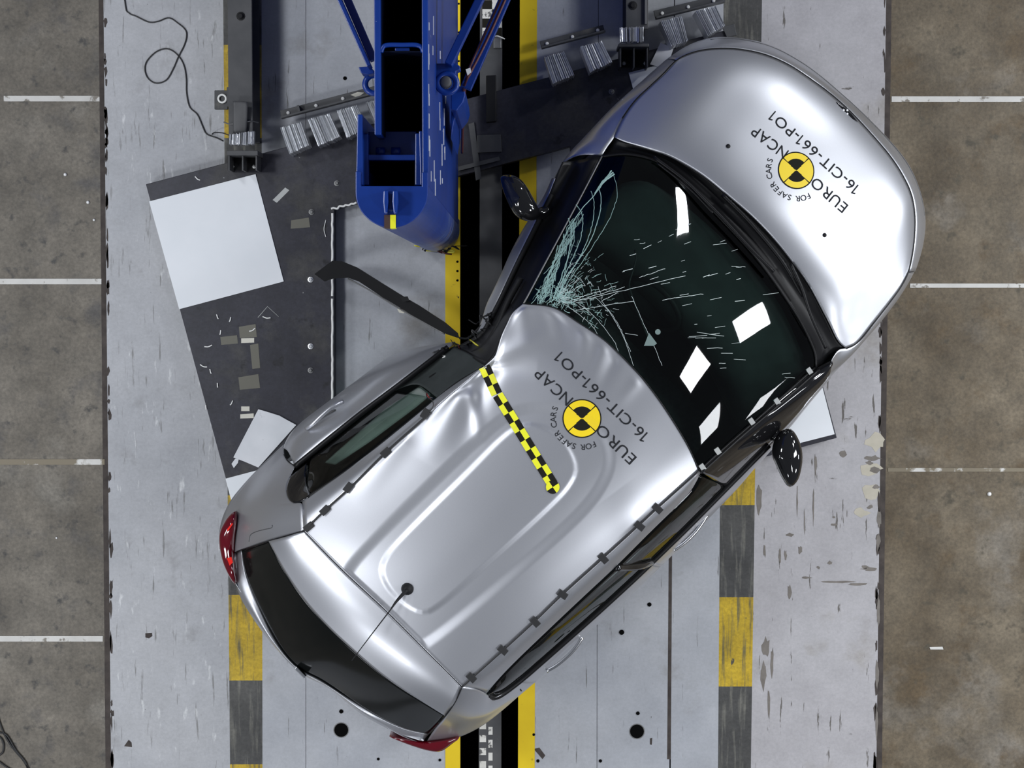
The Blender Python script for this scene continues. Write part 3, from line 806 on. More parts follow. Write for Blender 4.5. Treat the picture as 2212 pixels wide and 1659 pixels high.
# torn shreds caught at the foot of the pole
random.seed(31)
zc = 0.35
for k in range(14):
    x0 = random.uniform(905, 985); y0 = 540 + random.uniform(-4, 4) - abs(x0 - 945) * 0.10
    m = random.choice(['rubber', 'rubber', 'rubber', 'wire_yellow', 'weld', 'wire_brown'])
    tube('torn_shred', [P(x0, y0, zc), P(x0 + random.uniform(-14, 14), y0 + random.uniform(-3, 8), zc + .02), P(x0 + random.uniform(-26, 26), y0 + random.uniform(-4, 10), zc)], random.uniform(.002, .005), MT[m], bp, seg=5)
xf = P(925, 200, ZT).x
random.seed(77)
for k in range(26):
    y = random.uniform(-.3, 1.0) if k < 14 else random.uniform(.2, .75)
    z = ZT - 0.03 - (random.random() ** 2) * 1.6
    L = random.uniform(.02, .09); y = P(932, 400 - k * 14, ZT).y + random.uniform(-.04, .04)
    prism('paint_scrape', None, z - random.uniform(.004, .02), z, MT['weld'], bp, world_pts=[Vector((xf - .001, y, 0)), Vector((xf + .0015, y, 0)), Vector((xf + .0015, y + L, 0)), Vector((xf - .001, y + L, 0))])
# unseen barrier body the boom ends on, added partly to cast shade
boom_c = P(869, 0, ZT)
prism('unseen_barrier_block', None, 0.0, 3.7, MT['blue'], bp, world_pts=[Vector((boom_c.x - 0.9, FAR, 0)), Vector((boom_c.x + 0.9, FAR, 0)), Vector((boom_c.x + 0.9, FAR + 1.5, 0)), Vector((boom_c.x - 0.9, FAR + 1.5, 0))], bev=0.01)

# ------------------------------------------------------------------ the car
car = empty('hatchback_car', P(1230, 860, 0), 'silver hatchback with caved-in left side and cracked windscreen, standing aslant across the track', 'car')
SV = MT['silver']
axR, axF = P(690, 1445, 0.6), P(1855, 262, 0.6)
ax_d = (axF - axR); ax_d.z = 0; ax_len = ax_d.length; ax_d.normalize()
ax_n = Vector((-ax_d.y, ax_d.x, 0))       # to the car's left
def inset(row, dz, inn, zmin=None):
    out = []
    for p in row:
        q = Vector(p)
        d = (q - axR); s = d.dot(ax_n); t = d.dot(ax_d)
        mv = Vector((0, 0, 0))
        mv -= ax_n * (inn * max(-1, min(1, s / 0.5)))
        if t > ax_len - 0.5: mv -= ax_d * inn * min(1, (t - ax_len + 0.5) / 0.5)
        if t < 0.35: mv += ax_d * inn * min(1, (0.35 - t) / 0.35)
        q = q + mv; q.z = dz
        out.append(q)
    return out

# -- bonnet
h_front = [(1462, 130, .92), (1506, 111, .90), (1560, 105, .885), (1605, 108, .875), (1655, 119, .865), (1705, 141, .86), (1749, 170, .855), (1796, 205, .85), (1840, 245, .85), (1888, 297, .85), (1925, 341, .855), (1951, 382, .86), (1969, 422, .87), (1976, 470, .88), (1973, 532, .90), (1962, 587, .92)]
h_rear = [(1327, 296, 1.02), (1342, 305, 1.03), (1393, 320, 1.06), (1448, 339, 1.08), (1516, 378, 1.10), (1574, 425, 1.11), (1629, 472, 1.115), (1676, 522, 1.11), (1719, 577, 1.10), (1748, 618, 1.09), (1777, 672, 1.065), (1799, 714, 1.04), (1812, 742, 1.02), (1828, 752, 1.0)]
h_left = [(1327, 296, 1.02), (1345, 256, 1.0), (1371, 219, .98), (1409, 183, .96), (1437, 157, .94), (1462, 130, .92)]
h_right = [(1828, 752, 1.0), (1852, 741, .99), (1885, 700, .97), (1920, 655, .95), (1945, 620, .935), (1962, 587, .92)]
def hood_b(u, v):
    w = (1 - np.abs(2 * u - 1) ** 4)
    b = 0.050 * w * (1 - np.abs(2 * v - 1) ** 4)
    # side creases of the bonnet
    for uc, s in ((0.17, 1), (0.83, 1)):
        b = b + 0.012 * np.exp(-((u - uc) / 0.07) ** 2) * np.sin(np.pi * np.clip(v, 0, 1)) ** 1.0 * (1 - v * 0.6)
    # dent from the impact near the right rear corner
    b = b - 0.012 * np.exp(-((u - 0.93) / 0.05) ** 2 - ((v - 0.22) / 0.16) ** 2)
    return b
hood = grid_obj('bonnet', coons(h_rear, h_front, h_left, h_right, 90, 60, hood_b), SV, car)

# -- windscreen
w_bot = [(1300, 338, 1.06), (1350, 333, 1.07), (1405, 343, 1.08), (1448, 366, 1.09), (1484, 398, 1.095), (1520, 434, 1.10), (1558, 474, 1.105), (1596, 514, 1.11), (1632, 555, 1.11), (1668, 602, 1.105), (1700, 648, 1.10), (1728, 692, 1.09), (1750, 735, 1.08), (1762, 768, 1.07), (1762, 796, 1.06)]
r_front = [(1130, 656, 1.47), (1195, 664, 1.475), (1252, 698, 1.48), (1310, 738, 1.49), (1368, 795, 1.50), (1400, 832, 1.50), (1433, 877, 1.50), (1470, 935, 1.49), (1492, 975, 1.48), (1510, 1017, 1.46)]
w_left = [(1300, 338, 1.06), (1259, 415, 1.16), (1215, 497, 1.27), (1172, 577, 1.37), (1130, 656, 1.47)]
w_right = [(1760, 795, 1.06), (1700, 848, 1.17), (1650, 893, 1.26), (1600, 937, 1.34), (1545, 985, 1.42), (1510, 1017, 1.46)]
def screen_b(u, v):
    b = 0.028 * (1 - (2 * u - 1) ** 2) * (1 - (2 * v - 1) ** 2)
    b = b - 0.025 * np.exp(-((u - 0.05) / 0.10) ** 2 - ((v - 0.75) / 0.25) ** 2)
    return b
screen = grid_obj('windscreen', coons(w_bot, r_front, w_left, w_right, 80, 60, screen_b), MT['screen'], car, 0.004)

tube('screen_seal', PX(w_right), .007, MT['black_trim'], car, n=40)
tube('screen_seal', PX(w_bot), .006, MT['black_trim'], car, n=60)
# -- cowl between bonnet and glass
cow0 = [P(x, y, z - 0.015) for (x, y, z) in h_rear]
cow1 = [P(x, y, z - 0.012) for (x, y, z) in w_bot]
cowm = [(a * 0.5 + b * 0.5) + Vector((0, 0, -0.03)) for a, b in zip([Vector(q) for q in catmull(cow0, 14)], [Vector(q) for q in catmull(cow1, 14)])]
grid_obj('cowl_panel', loft([cow0, cowm, cow1], 50, 6, 2), MT['black_trim'], car)
# black border printed round the inside of the glass
def frit(c0, c1, n):
    return [Vector(a) * (1 - 0.0) for a in catmull(c0, n)]

# -- roof
r_left = [(1130, 656, 1.47), (1107, 676, 1.47), (1095, 699, 1.47), (1083, 725, 1.47), (1075, 751, 1.468), (1068, 770, 1.466), (1046, 791, 1.462), (1008, 824, 1.46), (970, 855, 1.46), (930, 891, 1.46), (905, 913, 1.46), (832, 978, 1.46), (755, 1054, 1.455), (700, 1104, 1.445), (656, 1147, 1.43)]
r_right = [(1510, 1017, 1.46), (1420, 1098, 1.475), (1382, 1133, 1.48), (1303, 1205, 1.48), (1215, 1284, 1.475), (1155, 1342, 1.465), (1085, 1406, 1.45), (1018, 1466, 1.435), (998, 1484, 1.43)]
r_rear = [(656, 1147, 1.43), (743, 1235, 1.46), (838, 1324, 1.47), (929, 1415, 1.46), (998, 1484, 1.43)]
NU, NV = 210, 280
Groof = coons(r_front, r_rear, r_left, r_right, NU, NV, lambda u, v: 0.045 * (1 - (2 * u - 1) ** 2) * (1 - (2 * v - 1) ** 2), 3)
def sdf(poly, XY):
    p = np.array([tuple(P(x, y, 1.52))[:2] for (x, y) in poly])
    p = catmull([(*q, 0) for q in p], len(p) * 6, closed=True)[:-1, :2]
    d = np.full(len(XY), 1e9); inside = np.zeros(len(XY), bool)
    for i in range(len(p)):
        a, b = p[i - 1], p[i]
        ab = b - a; t = np.clip(((XY - a) @ ab) / (ab @ ab), 0, 1)
        d = np.minimum(d, np.linalg.norm(XY - a - t[:, None] * ab, axis=1))
        c = ((a[1] > XY[:, 1]) != (b[1] > XY[:, 1])) & (XY[:, 0] < (b[0] - a[0]) * (XY[:, 1] - a[1]) / (b[1] - a[1] + 1e-12) + a[0])
        inside ^= c
    return np.where(inside, -d, d)
def sstep(x, a, b):
    t = np.clip((x - a) / (b - a), 0, 1); return t * t * (3 - 2 * t)
XY = Groof.reshape(-1, 3)[:, :2]
outer = [(1300, 935), (1318, 985), (1304, 1040), (1250, 1112), (1120, 1230), (940, 1382), (885, 1405), (830, 1390), (765, 1335), (738, 1283), (750, 1235), (800, 1175), (920, 1055), (1030, 950), (1110, 890), (1190, 880), (1255, 895)]
inner = [(1160, 918), (1213, 948), (1243, 1003), (1230, 1046), (1180, 1100), (1060, 1210), (950, 1308), (905, 1325), (852, 1290), (825, 1245), (833, 1205), (880, 1150), (1010, 1020), (1080, 950), (1120, 922)]
dz = -0.011 * (1 - sstep(sdf(outer, XY), -0.035, 0.030)) + 0.007 * (1 - sstep(sdf(inner, XY), -0.016, 0.016))
def ridge(a, b, w, amp, taper=True):
    A = np.array(tuple(P(*a, 1.5))[:2]); B = np.array(tuple(P(*b, 1.5))[:2])
    ab = B - A; t = np.clip(((XY - A) @ ab) / (ab @ ab), 0, 1)
    d = np.linalg.norm(XY - A - t[:, None] * ab, axis=1)
    s = 1 - t if taper else np.ones_like(t)
    return amp * np.exp(-(d / w) ** 2) * s
# buckling of the roof skin that runs out from the crushed side
dz += ridge((1055, 800), (985, 985), 0.05, -0.016) + ridge((1020, 860), (1040, 960), 0.03, 0.010) + ridge((985, 860), (920, 1000), 0.06, 0.012)
dz += ridge((1075, 775), (1195, 715), 0.04, 0.012) + ridge((1068, 790), (1160, 800), 0.05, -0.010) + ridge((1130, 665), (1140, 760), 0.05, 0.010)
dz += ridge((1195, 665), (1225, 760), 0.045, -0.012) + ridge((1265, 710), (1260, 790), 0.035, 0.008) + ridge((1335, 765), (1290, 850), 0.03, -0.007) + ridge((1310, 740), (1275, 830), 0.03, 0.007) + ridge((1385, 815), (1330, 880), 0.03, 0.006)
dz += ridge((860, 950), (760, 1090), 0.06, 0.008) + ridge((1000, 830), (900, 930), 0.03, -0.010) + ridge((1390, 1140), (1330, 1060), 0.10, 0.008)
eu, ev = np.repeat(np.linspace(0, 1, NU), NV), np.tile(np.linspace(0, 1, NV), NU)
edge = sstep(eu, 0.0, 0.03) * (1 - sstep(eu, 0.97, 1.0)) * sstep(ev, 0, 0.03) * (1 - sstep(ev, .985, 1.0))
Groof.reshape(-1, 3)[:, 2] += dz * np.maximum(edge, 0.25)
roof = grid_obj('roof', Groof, SV, car)

# -- roof side rails above the windows
lw_top = [(1046, 791, 1.44), (1030, 799, 1.42), (985, 828, 1.405), (944, 858, 1.40), (925, 875, 1.40), (875, 915, 1.39), (811, 968, 1.39), (748, 1016, 1.385), (672, 1068, 1.365), (653, 1081, 1.35)]
def rail_rows(top, low, lift):
    n = 40
    a = catmull(PX(top), n, smooth=3); b = catmull(PX(low), n, smooth=3)
    m = 0.55 * a + 0.45 * b; m[:, 2] += lift
    return loft([list(map(Vector, a)), list(map(Vector, m)), list(map(Vector, b))], n, 6, 0)
rl_in = [p for p in r_left if p[1] >= 791]
grid_obj('roof_rail', rail_rows(rl_in, lw_top, 0.012), SV, car)
rw_top = [(1051, 1498, 1.27), (1072, 1472, 1.32), (1110, 1432, 1.36), (1183, 1362, 1.385), (1257, 1292, 1.395), (1330, 1224, 1.40), (1404, 1150, 1.40), (1477, 1079, 1.40), (1500, 1052, 1.40), (1513, 1022, 1.42)]
grid_obj('roof_rail', rail_rows(r_right[::-1], rw_top, 0.012), SV, car)

# -- left rear quarter
q_l_sil = [(474, 1186, .93), (473, 1152, .90), (479, 1122, .88), (487, 1102, .86), (500, 1078, .85), (527, 1045, .82), (558, 1012, .80), (590, 982, .80), (613, 961, .80)]
q_l_top = [(656, 1147, 1.43), (654, 1112, 1.40), (652, 1084, 1.36), (640, 1088, 1.33), (624, 1079, 1.28), (618, 1054, 1.20), (626, 1030, 1.14), (637, 1007, 1.10)]
quarter = grid_obj('quarter_panel', coons(q_l_sil, q_l_top, [(474, 1186, .93), (507, 1193, 1.0), (551, 1178, 1.15), (580, 1169, 1.25), (656, 1147, 1.43)], [(613, 961, .80), (615, 985, .95), (637, 1007, 1.10)], 44, 30, dome_bump(0.03)), SV, car)
# -- left rear door (its skin flares out towards the crush)
lw_bot = [(637, 1007, 1.10), (663, 985, 1.10), (716, 944, 1.10), (780, 893, 1.10), (843, 846, 1.10), (906, 798, 1.09), (954, 760, 1.07), (975, 747, 1.05)]
ld_mid = [(622, 975, .97), (640, 944, .97), (690, 903, .97), (750, 868, .96), (815, 815, .96), (880, 772, .95), (940, 748, .93), (982, 738, .92)]
ld_sil = [(613, 966, .78), (624, 940, .76), (655, 908, .72), (716, 862, .68), (767, 824, .62), (834, 775, .60), (900, 750, .62), (985, 741, .70)]
ldoor = grid_obj('rear_door', loft([lw_bot, ld_mid, ld_sil, inset(PX(ld_sil), .32, .04)], 60, 6), SV, car)
tube('door_handle', [P(661, 926, 1.0), P(676, 915, 1.03), P(700, 893, 1.04), P(722, 876, 1.03), P(741, 867, 1.0)], 0.011, SV, ldoor, n=24)
prism('handle_cup', [(684, 908), (690, 899), (722, 884), (728, 886), (712, 900), (693, 911)], .93, .985, MT['steel'], ldoor, zref=.985, bev=.008)
# side glass, rear left, with its black frame
gl0 = [p for p in lw_top if p[0] <= 944]; gl1 = [p for p in lw_bot if p[0] <= 845]
def glass_between(name, top, low, mat, n=40, bul=0.012):
    a = catmull(PX(top), n, smooth=2); b = catmull(PX(low), n, smooth=2)
    m = 0.5 * a + 0.5 * b; m[:, 2] += bul
    return grid_obj(name, loft([list(map(Vector, a)), list(map(Vector, m)), list(map(Vector, b))], n, 5, 0), mat, car, 0.004)
lgt = [(944, 860, 1.39), (925, 878, 1.39), (875, 918, 1.385), (811, 971, 1.38), (748, 1019, 1.375), (700, 1052, 1.36), (672, 1069, 1.35)]
lgb = [(850, 843, 1.09), (780, 895, 1.09), (716, 946, 1.09), (680, 975, 1.09), (664, 990, 1.10), (662, 1020, 1.16), (664, 1050, 1.26)]
glass_between('rear_door_glass', lgt, lgb, MT['side_glass'])
tube('window_frame', [P(637, 1008, 1.10), P(716, 944, 1.105), P(780, 893, 1.105), P(843, 846, 1.10), P(906, 798, 1.09), P(968, 750, 1.06)], 0.014, MT['black_trim'], car, n=40)
glass_between('quarter_trim', [(672, 1069, 1.362), (653, 1081, 1.357), (640, 1087, 1.335), (624, 1079, 1.285), (618, 1054, 1.205), (626, 1030, 1.145)], [(664, 1050, 1.262), (662, 1046, 1.25), (661, 1040, 1.23), (660, 1028, 1.19), (660, 1015, 1.16), (662, 1000, 1.12)], MT['black_gloss'], 20, 0.004)
tube('window_frame', [P(1046, 793, 1.43), P(985, 830, 1.40), P(925, 878, 1.395), P(811, 971, 1.385), P(748, 1019, 1.38), P(665, 1074, 1.36)], 0.008, MT['black_trim'], car, n=40)
# dark sheet painted as the shade in the torn opening ahead of that glass
grid_obj('torn_opening_shade', loft([[(1050, 788, 1.42), (1010, 816, 1.38), (970, 842, 1.36), (946, 860, 1.36)], [(1015, 765, 1.2), (980, 775, 1.12), (935, 805, 1.10), (900, 830, 1.12)], [(980, 748, 1.03), (955, 762, 1.03), (905, 800, 1.05), (850, 844, 1.08)]], 24, 6, 1), MT['interior'], car)

# -- tailgate: roof spoiler, rear window, lower edge
t_in = [(580, 1169, 1.31), (589, 1186, 1.325), (615, 1235, 1.345), (659, 1299, 1.36), (710, 1356, 1.37), (760, 1403, 1.37), (811, 1447, 1.36), (861, 1484, 1.35), (912, 1516, 1.33), (962, 1547, 1.29)]
t_out = [(521, 1188, 1.03), (526, 1228, 1.01), (538, 1264, 1.0), (558, 1311, .99), (585, 1366, .98), (615, 1413, .98), (649, 1447, .98), (685, 1464, .98), (727, 1491, .98), (777, 1525, .99), (828, 1555, 1.0), (878, 1577, 1.01), (925, 1586, 1.03)]
grid_obj('roof_spoiler', coons(r_rear, t_in, [(656, 1147, 1.43), (618, 1159, 1.39), (580, 1169, 1.31)], [(998, 1484, 1.43), (983, 1515, 1.38), (962, 1547, 1.29)], 60, 24, lambda u, v: 0.007 * np.sin(np.pi * v) + 0 * u, 2), SV, car)
grid_obj('rear_window', coons([(x, y, z - .01) for x, y, z in t_in], t_out, [(580, 1169, 1.30), (551, 1178, 1.17), (521, 1188, 1.03)], [(962, 1547, 1.28), (946, 1565, 1.16), (925, 1586, 1.03)], 60, 24, lambda u, v: 0.02 * np.sin(np.pi * v) * np.sin(np.pi * u), 3), MT['rear_black'], car)
t_sil = [(505, 1196, .99), (510, 1240, .97), (515, 1282, .955), (535, 1318, .945), (566, 1364, .94), (600, 1405, .94), (632, 1440, .94), (664, 1464, .94), (712, 1487, .94), (777, 1540, .95), (828, 1569, .96), (868, 1589, .97), (914, 1601, .99)]
grid_obj('tailgate_edge', loft([t_out, [((a[0] * .4 + b[0] * .6), (a[1] * .4 + b[1] * .6), .985) for a, b in zip(t_out, t_sil)], t_sil], 60, 6, 3), SV, car)
b_sil = [(474, 1186, .82), (486, 1228, .82), (505, 1268, .83), (535, 1318, .86), (566, 1364, .86), (600, 1405, .86), (632, 1440, .86), (664, 1466, .86), (712, 1490, .86), (777, 1542, .86), (828, 1572, .85), (868, 1594, .83), (914, 1606, .80), (952, 1612, .78), (993, 1594, .78)]
bs = inset(PX(b_sil), .85, .028)
grid_obj('rear_bumper', loft([[p + Vector((0, 0, .07)) for p in inset(bs, .9, .02)], bs, inset(bs, .55, .0), inset(bs, .30, .08)], 60, 5, 3), SV, car)
prism('tailgate_catch', [(640, 1440), (662, 1462), (656, 1466), (636, 1446)], .95, 1.02, MT['chrome'], car, bev=.004)
# -- right rear quarter
q_r_sil = [(922, 1602, .95), (960, 1599, .93), (993, 1592, .90), (1037, 1571, .86), (1073, 1545, .84), (1117, 1507, .82), (1158, 1472, .80)]
q_r_top = [(998, 1484, 1.43), (1026, 1488, 1.38), (1050, 1498, 1.28), (1058, 1505, 1.21), (1075, 1506, 1.15), (1098, 1490, 1.11), (1121, 1473, 1.08)]
grid_obj('quarter_panel', coons(q_r_sil, q_r_top, [(922, 1602, .95), (937, 1578, 1.06), (962, 1547, 1.28), (998, 1484, 1.43)], [(1158, 1472, .80), (1140, 1474, .95), (1121, 1473, 1.08)], 44, 30, dome_bump(0.03)), SV, car)
# -- right doors
rw_bot = [(1051, 1499, 1.22), (1060, 1506, 1.17), (1076, 1505, 1.12), (1121, 1472, 1.08), (1154, 1444, 1.07), (1220, 1386, 1.07), (1294, 1320, 1.07), (1367, 1253, 1.07), (1407, 1215, 1.07), (1477, 1147, 1.07), (1510, 1114, 1.07), (1570, 1053, 1.07), (1631, 991, 1.07), (1661, 961, 1.07), (1712, 909, 1.06), (1751, 860, 1.05), (1791, 813, 1.04)]
rd_sil = [(1158, 1472, .80), (1220, 1413, .78), (1286, 1352, .76), (1367, 1281, .75), (1440, 1211, .75), (1500, 1151, .75), (1565, 1084, .75), (1600, 1047, .75), (1632, 1008, .76), (1662, 976, .78), (1712, 913, .80), (1751, 864, .82), (1791, 817, .82)]
rdt = [p for p in rw_bot if p[0] >= 1121]
def split(row, x0, x1):
    c = catmull(PX(row), 200)
    xs = [camo_px(Vector(q)) for q in c]
    return [Vector(q) for q, x in zip(c, xs) if x0 - 4 <= x <= x1 + 4]
def camo_px(w):
    d = w - Vector((0, 0, H)); fz = -d.y * _st - d.z * _ct
    return 1106 + F * d.x / fz
DOOR = []
for (nm, x0, x1) in (('rear_door', 1115, 1405), ('front_door', 1405, 1800)):
    t = split(rdt, x0, x1); s = split(rd_sil, x0 + 25, x1 + 27)
    n = 40
    a = catmull(t, n); b = catmull(s, n)
    m = 0.45 * a + 0.55 * b; m[:, 2] += 0.045
    DOOR.append(None); DOOR[-1] = grid_obj(nm, loft([list(map(Vector, a)), list(map(Vector, m)), list(map(Vector, b)), inset(list(map(Vector, b)), .5, .0), inset(list(map(Vector, b)), .30, .06)], n, 5, 2), SV, car)
for dk, pts in zip((1, 0), ([(1455, 1189), (1478, 1173), (1500, 1152), (1516, 1131), (1528, 1112)], [(1181, 1450), (1203, 1437), (1228, 1416), (1246, 1396), (1258, 1377)])):
    tube('door_handle', [P(x, y, .93) for (x, y) in pts], 0.010, MT['chrome'], DOOR[dk], n=20)
tube('window_trim', [P(x, y, z + .004) for (x, y, z) in rw_bot if x < 1663], 0.016, MT['black_trim'], car, n=90, smooth=3)
glass_between('side_window', [(x, y, z - .012) for (x, y, z) in rw_top], [(x, y, z) for (x, y, z) in rw_bot if x <= 1572][:12], MT['side_glass'], 60, 0.03)
tube('door_pillar', [P(1330, 1226, 1.385), P(1352, 1225, 1.30), P(1385, 1222, 1.2), P(1406, 1213, 1.09)], 0.02, MT['black_gloss'], car, n=14)
tube('quarter_pillar', [P(1118, 1466, 1.10), P(1118, 1480, 1.02), P(1126, 1492, .95)], 0.004, MT['black_trim'], car)
# -- right A pillar and front side window
a = catmull(PX([(1510, 1017, 1.46), (1545, 985, 1.42), (1600, 937, 1.34), (1650, 893, 1.26), (1700, 848, 1.17), (1760, 797, 1.06), (1796, 778, 1.04)]), 40)
b = catmull(PX([(1570, 1053, 1.07), (1631, 991, 1.07), (1661, 961, 1.07), (1712, 909, 1.06), (1751, 860, 1.05), (1791, 813, 1.04), (1797, 792, 1.03)]), 40)
m1 = 0.72 * a + 0.28 * b; m1[:, 2] += 0.03
m2 = 0.35 * a + 0.65 * b; m2[:, 2] += 0.03
grid_obj('screen_pillar', loft([list(map(Vector, a)), list(map(Vector, m1)), list(map(Vector, m2)), list(map(Vector, b))], 40, 5, 2), MT['black_gloss'], car)
# rain channel line along the pillar
tube('pillar_strip', [P(1514, 1022, 1.47), P(1600, 945, 1.365), P(1690, 868, 1.21), P(1770, 798, 1.08)], 0.006, MT['black_trim'], car, n=30)
# -- right front wing
grid_obj('front_wing', coons([(1755, 860, .84), (1800, 808, .80), (1850, 752, .78), (1900, 697, .76), (1950, 632, .75), (1976, 586, .75)],
                             [(1796, 780, 1.04), (1813, 752, 1.02), (1828, 755, .995), (1852, 743, .98), (1885, 702, .96), (1920, 657, .94), (1945, 622, .925), (1962, 589, .91)],
                             [(1755, 860, .84), (1775, 825, .98), (1796, 780, 1.04)], [(1976, 586, .75), (1972, 588, .84), (1962, 589, .91)], 44, 16, dome_bump(0.03)), SV, car)
# -- front bumper
f_sil = [(1440, 128, .74), (1480, 100, .73), (1512, 87, .71), (1547, 79, .69), (1600, 82, .67), (1657, 94, .66), (1705, 117, .65), (1754, 148, .65), (1807, 193, .64), (1859, 239, .64), (1925, 306, .64), (1962, 352, .65), (1984, 400, .67), (1996, 444, .68), (2000, 488, .69), (1991, 543, .72), (1976, 586, .75)]
fa = catmull(PX([(x, y, z - .012) for x, y, z in h_front]), 70, smooth=4); fb = catmull(PX(f_sil), 70, smooth=4)
m1 = 0.55 * fa + 0.45 * fb; m1[:, 2] += 0.035
fbv = list(map(Vector, fb))
grid_obj('front_bumper', loft([list(map(Vector, fa)), list(map(Vector, m1)), fbv, inset(fbv, .45, .0), inset(fbv, .28, .09)], 70, 6, 0), SV, car)
tube('bumper_seam', [Vector(q) + Vector((0, 0, .002)) for q in (0.22 * fa + 0.78 * fb)[8:62:3] + np.array([0, 0, .028])], 0.003, MT['steel'], car, n=60)
fb_c = P(1826, 243, .87)
prism('front_badge', [(1806, 219), (1822, 230), (1840, 246), (1854, 264), (1838, 256), (1822, 250)], .80, .868, MT['black_gloss'], car, bev=.004)
for (x, y) in [(1822, 238), (1830, 238), (1822, 246), (1830, 246), (1826, 242)][:4]:
    lathe('badge_stud', P(x, y, .866), [(0.006, 0), (0.006, 0.003), (0.003, 0.005)], MT['crumb'], car, 8)
# -- left front wing
grid_obj('front_wing', coons([(1200, 380, .74), (1220, 345, .72), (1270, 294, .68), (1320, 240, .67), (1370, 190, .67), (1420, 145, .70), (1440, 128, .74)],
                             [(1300, 336, 1.05), (1312, 315, 1.04), (1327, 297, 1.015), (1345, 257, .99), (1371, 220, .97), (1409, 184, .95), (1437, 158, .93), (1461, 132, .91)],
                             [(1200, 380, .74), (1215, 352, .88), (1255, 333, 1.0), (1300, 336, 1.05)], [(1440, 128, .74), (1450, 128, .84), (1461, 132, .91)], 44, 18, dome_bump(0.02)), SV, car)
lw = PX([(1200, 380, .74), (1220, 345, .72), (1270, 294, .68), (1320, 240, .67), (1370, 190, .67), (1420, 145, .70), (1440, 128, .74)])
grid_obj('wing_skirt', loft([lw, inset(lw, .5, .0), inset(lw, .3, .06)], 30, 5, 2), SV, car, up=False)
rw = PX([(1755, 860, .82), (1800, 808, .80), (1850, 752, .78), (1900, 697, .76), (1950, 632, .75), (1976, 586, .75)])
grid_obj('wing_skirt', loft([rw, inset(rw, .5, .0), inset(rw, .3, .06)], 30, 5, 2), SV, car, up=False)
for sil in (q_l_sil, q_r_sil[1:]):
    qs = PX(sil)
    grid_obj('quarter_skirt', loft([qs, inset(qs, .55, .0), inset(qs, .30, .07)], 30, 5, 2), SV, car, up=False)
# -- crushed left front: pillar, side window opening, door top
pl_top = [(1299, 338, 1.06), (1259, 415, 1.16), (1215, 497, 1.27), (1172, 577, 1.37), (1130, 656, 1.465), (1107, 676, 1.465), (1095, 699, 1.465), (1083, 725, 1.465), (1075, 751, 1.46), (1068, 770, 1.46), (1048, 790, 1.44)]
pl_bot = [(1215, 350, 1.04), (1200, 385, 1.03), (1170, 460, 1.03), (1150, 497, 1.03), (1121, 560, 1.02), (1098, 605, 1.01), (1078, 645, 1.0), (1064, 680, 1.0), (1048, 712, 1.0), (1020, 740, 1.0), (985, 750, 1.0)]
a = catmull(PX(pl_top), 50, smooth=2); b = catmull(PX(pl_bot), 50, smooth=2)
m1 = 0.7 * a + 0.3 * b; m1[:, 2] += 0.015
m2 = 0.35 * a + 0.65 * b; m2[:, 2] -= 0.04
grid_obj('screen_pillar', loft([list(map(Vector, a)), list(map(Vector, m1)), list(map(Vector, m2)), list(map(Vector, b))], 50, 6, 1), MT['black_trim'], car)
tube('pillar_strip', [P(x + 1, y, z + .006) for (x, y, z) in [(1299, 338, 1.06), (1259, 415, 1.16), (1215, 497, 1.27), (1172, 577, 1.37), (1130, 656, 1.465)]], 0.004, MT['steel_edge'], car, n=20)
dl_sil = [(1192, 388, .86), (1176, 424, .86), (1156, 455, .86), (1128, 500, .86), (1104, 545, .86), (1084, 590, .85), (1064, 632, .84), (1050, 662, .84), (1042, 692, .84), (1030, 720, .86)]
ds = PX(dl_sil)
grid_obj('front_door', loft([[(x, y, z) for (x, y, z) in pl_bot[1:9]], ds, inset(ds, .5, .04), inset(ds, .3, .06)], 50, 6, 2), SV, car)
tube('door_seal', [P(1192, 420, 1.04), P(1150, 505, 1.05), P(1118, 570, 1.05), (P(1085, 640, 1.05)), P(1060, 690, 1.04), P(1040, 722, 1.02), P(1005, 745, .98), P(960, 765, .97)], 0.013, MT['rubber'], car, n=50)
tube('door_seal', [P(1125, 600, 1.25), P(1098, 650, 1.25), P(1075, 705, 1.23), P(1050, 745, 1.18), P(1015, 768, 1.12), P(975, 790, 1.1), P(930, 820, 1.12)], 0.016, MT['rubber'], car, n=50)
tube('door_seal', [P(1110, 665, 1.36), P(1090, 705, 1.35), P(1070, 755, 1.33), P(1045, 785, 1.3), P(1010, 806, 1.28)], 0.010, MT['rubber'], car, n=40)
tube('door_seal', [P(1078, 640, .95), P(1060, 680, .93), P(1035, 708, .9), P(1012, 730, .9), P(992, 730, .9)], 0.006, MT['rubber'], car, n=30)
random.seed(41)
for k in range(26):
    x, y = random.choice([(1038, 715), (1020, 735), (990, 750), (960, 760), (1045, 690), (1000, 765)])
    x += random.uniform(-12, 12); y += random.uniform(-9, 9)
    m = random.choice(['rubber', 'rubber', 'rubber', 'rubber', 'steel', 'steel', 'weld', 'wire_yellow', 'wire_brown'])
    z = random.uniform(.98, 1.1)
    tube('torn_wire', [P(x, y, z), P(x + random.uniform(-15, 15), y + random.uniform(-10, 10), z + .02), P(x + random.uniform(-26, 26), y + random.uniform(-16, 16), z)], random.uniform(.0018, .005), MT[m], car, seg=5)
tube('roof_wire', [P(921, 850, 1.40), P(922, 858, 1.44), P(933, 864, 1.46), P(936, 876, 1.47), P(929, 888, 1.475), P(920, 892, 1.475)], 0.0022, MT['cable'], car, n=30)
tube('roof_wire', [P(921, 850, 1.40), P(926, 858, 1.42), P(930, 862, 1.45)], 0.003, MT['wire_red'], car)
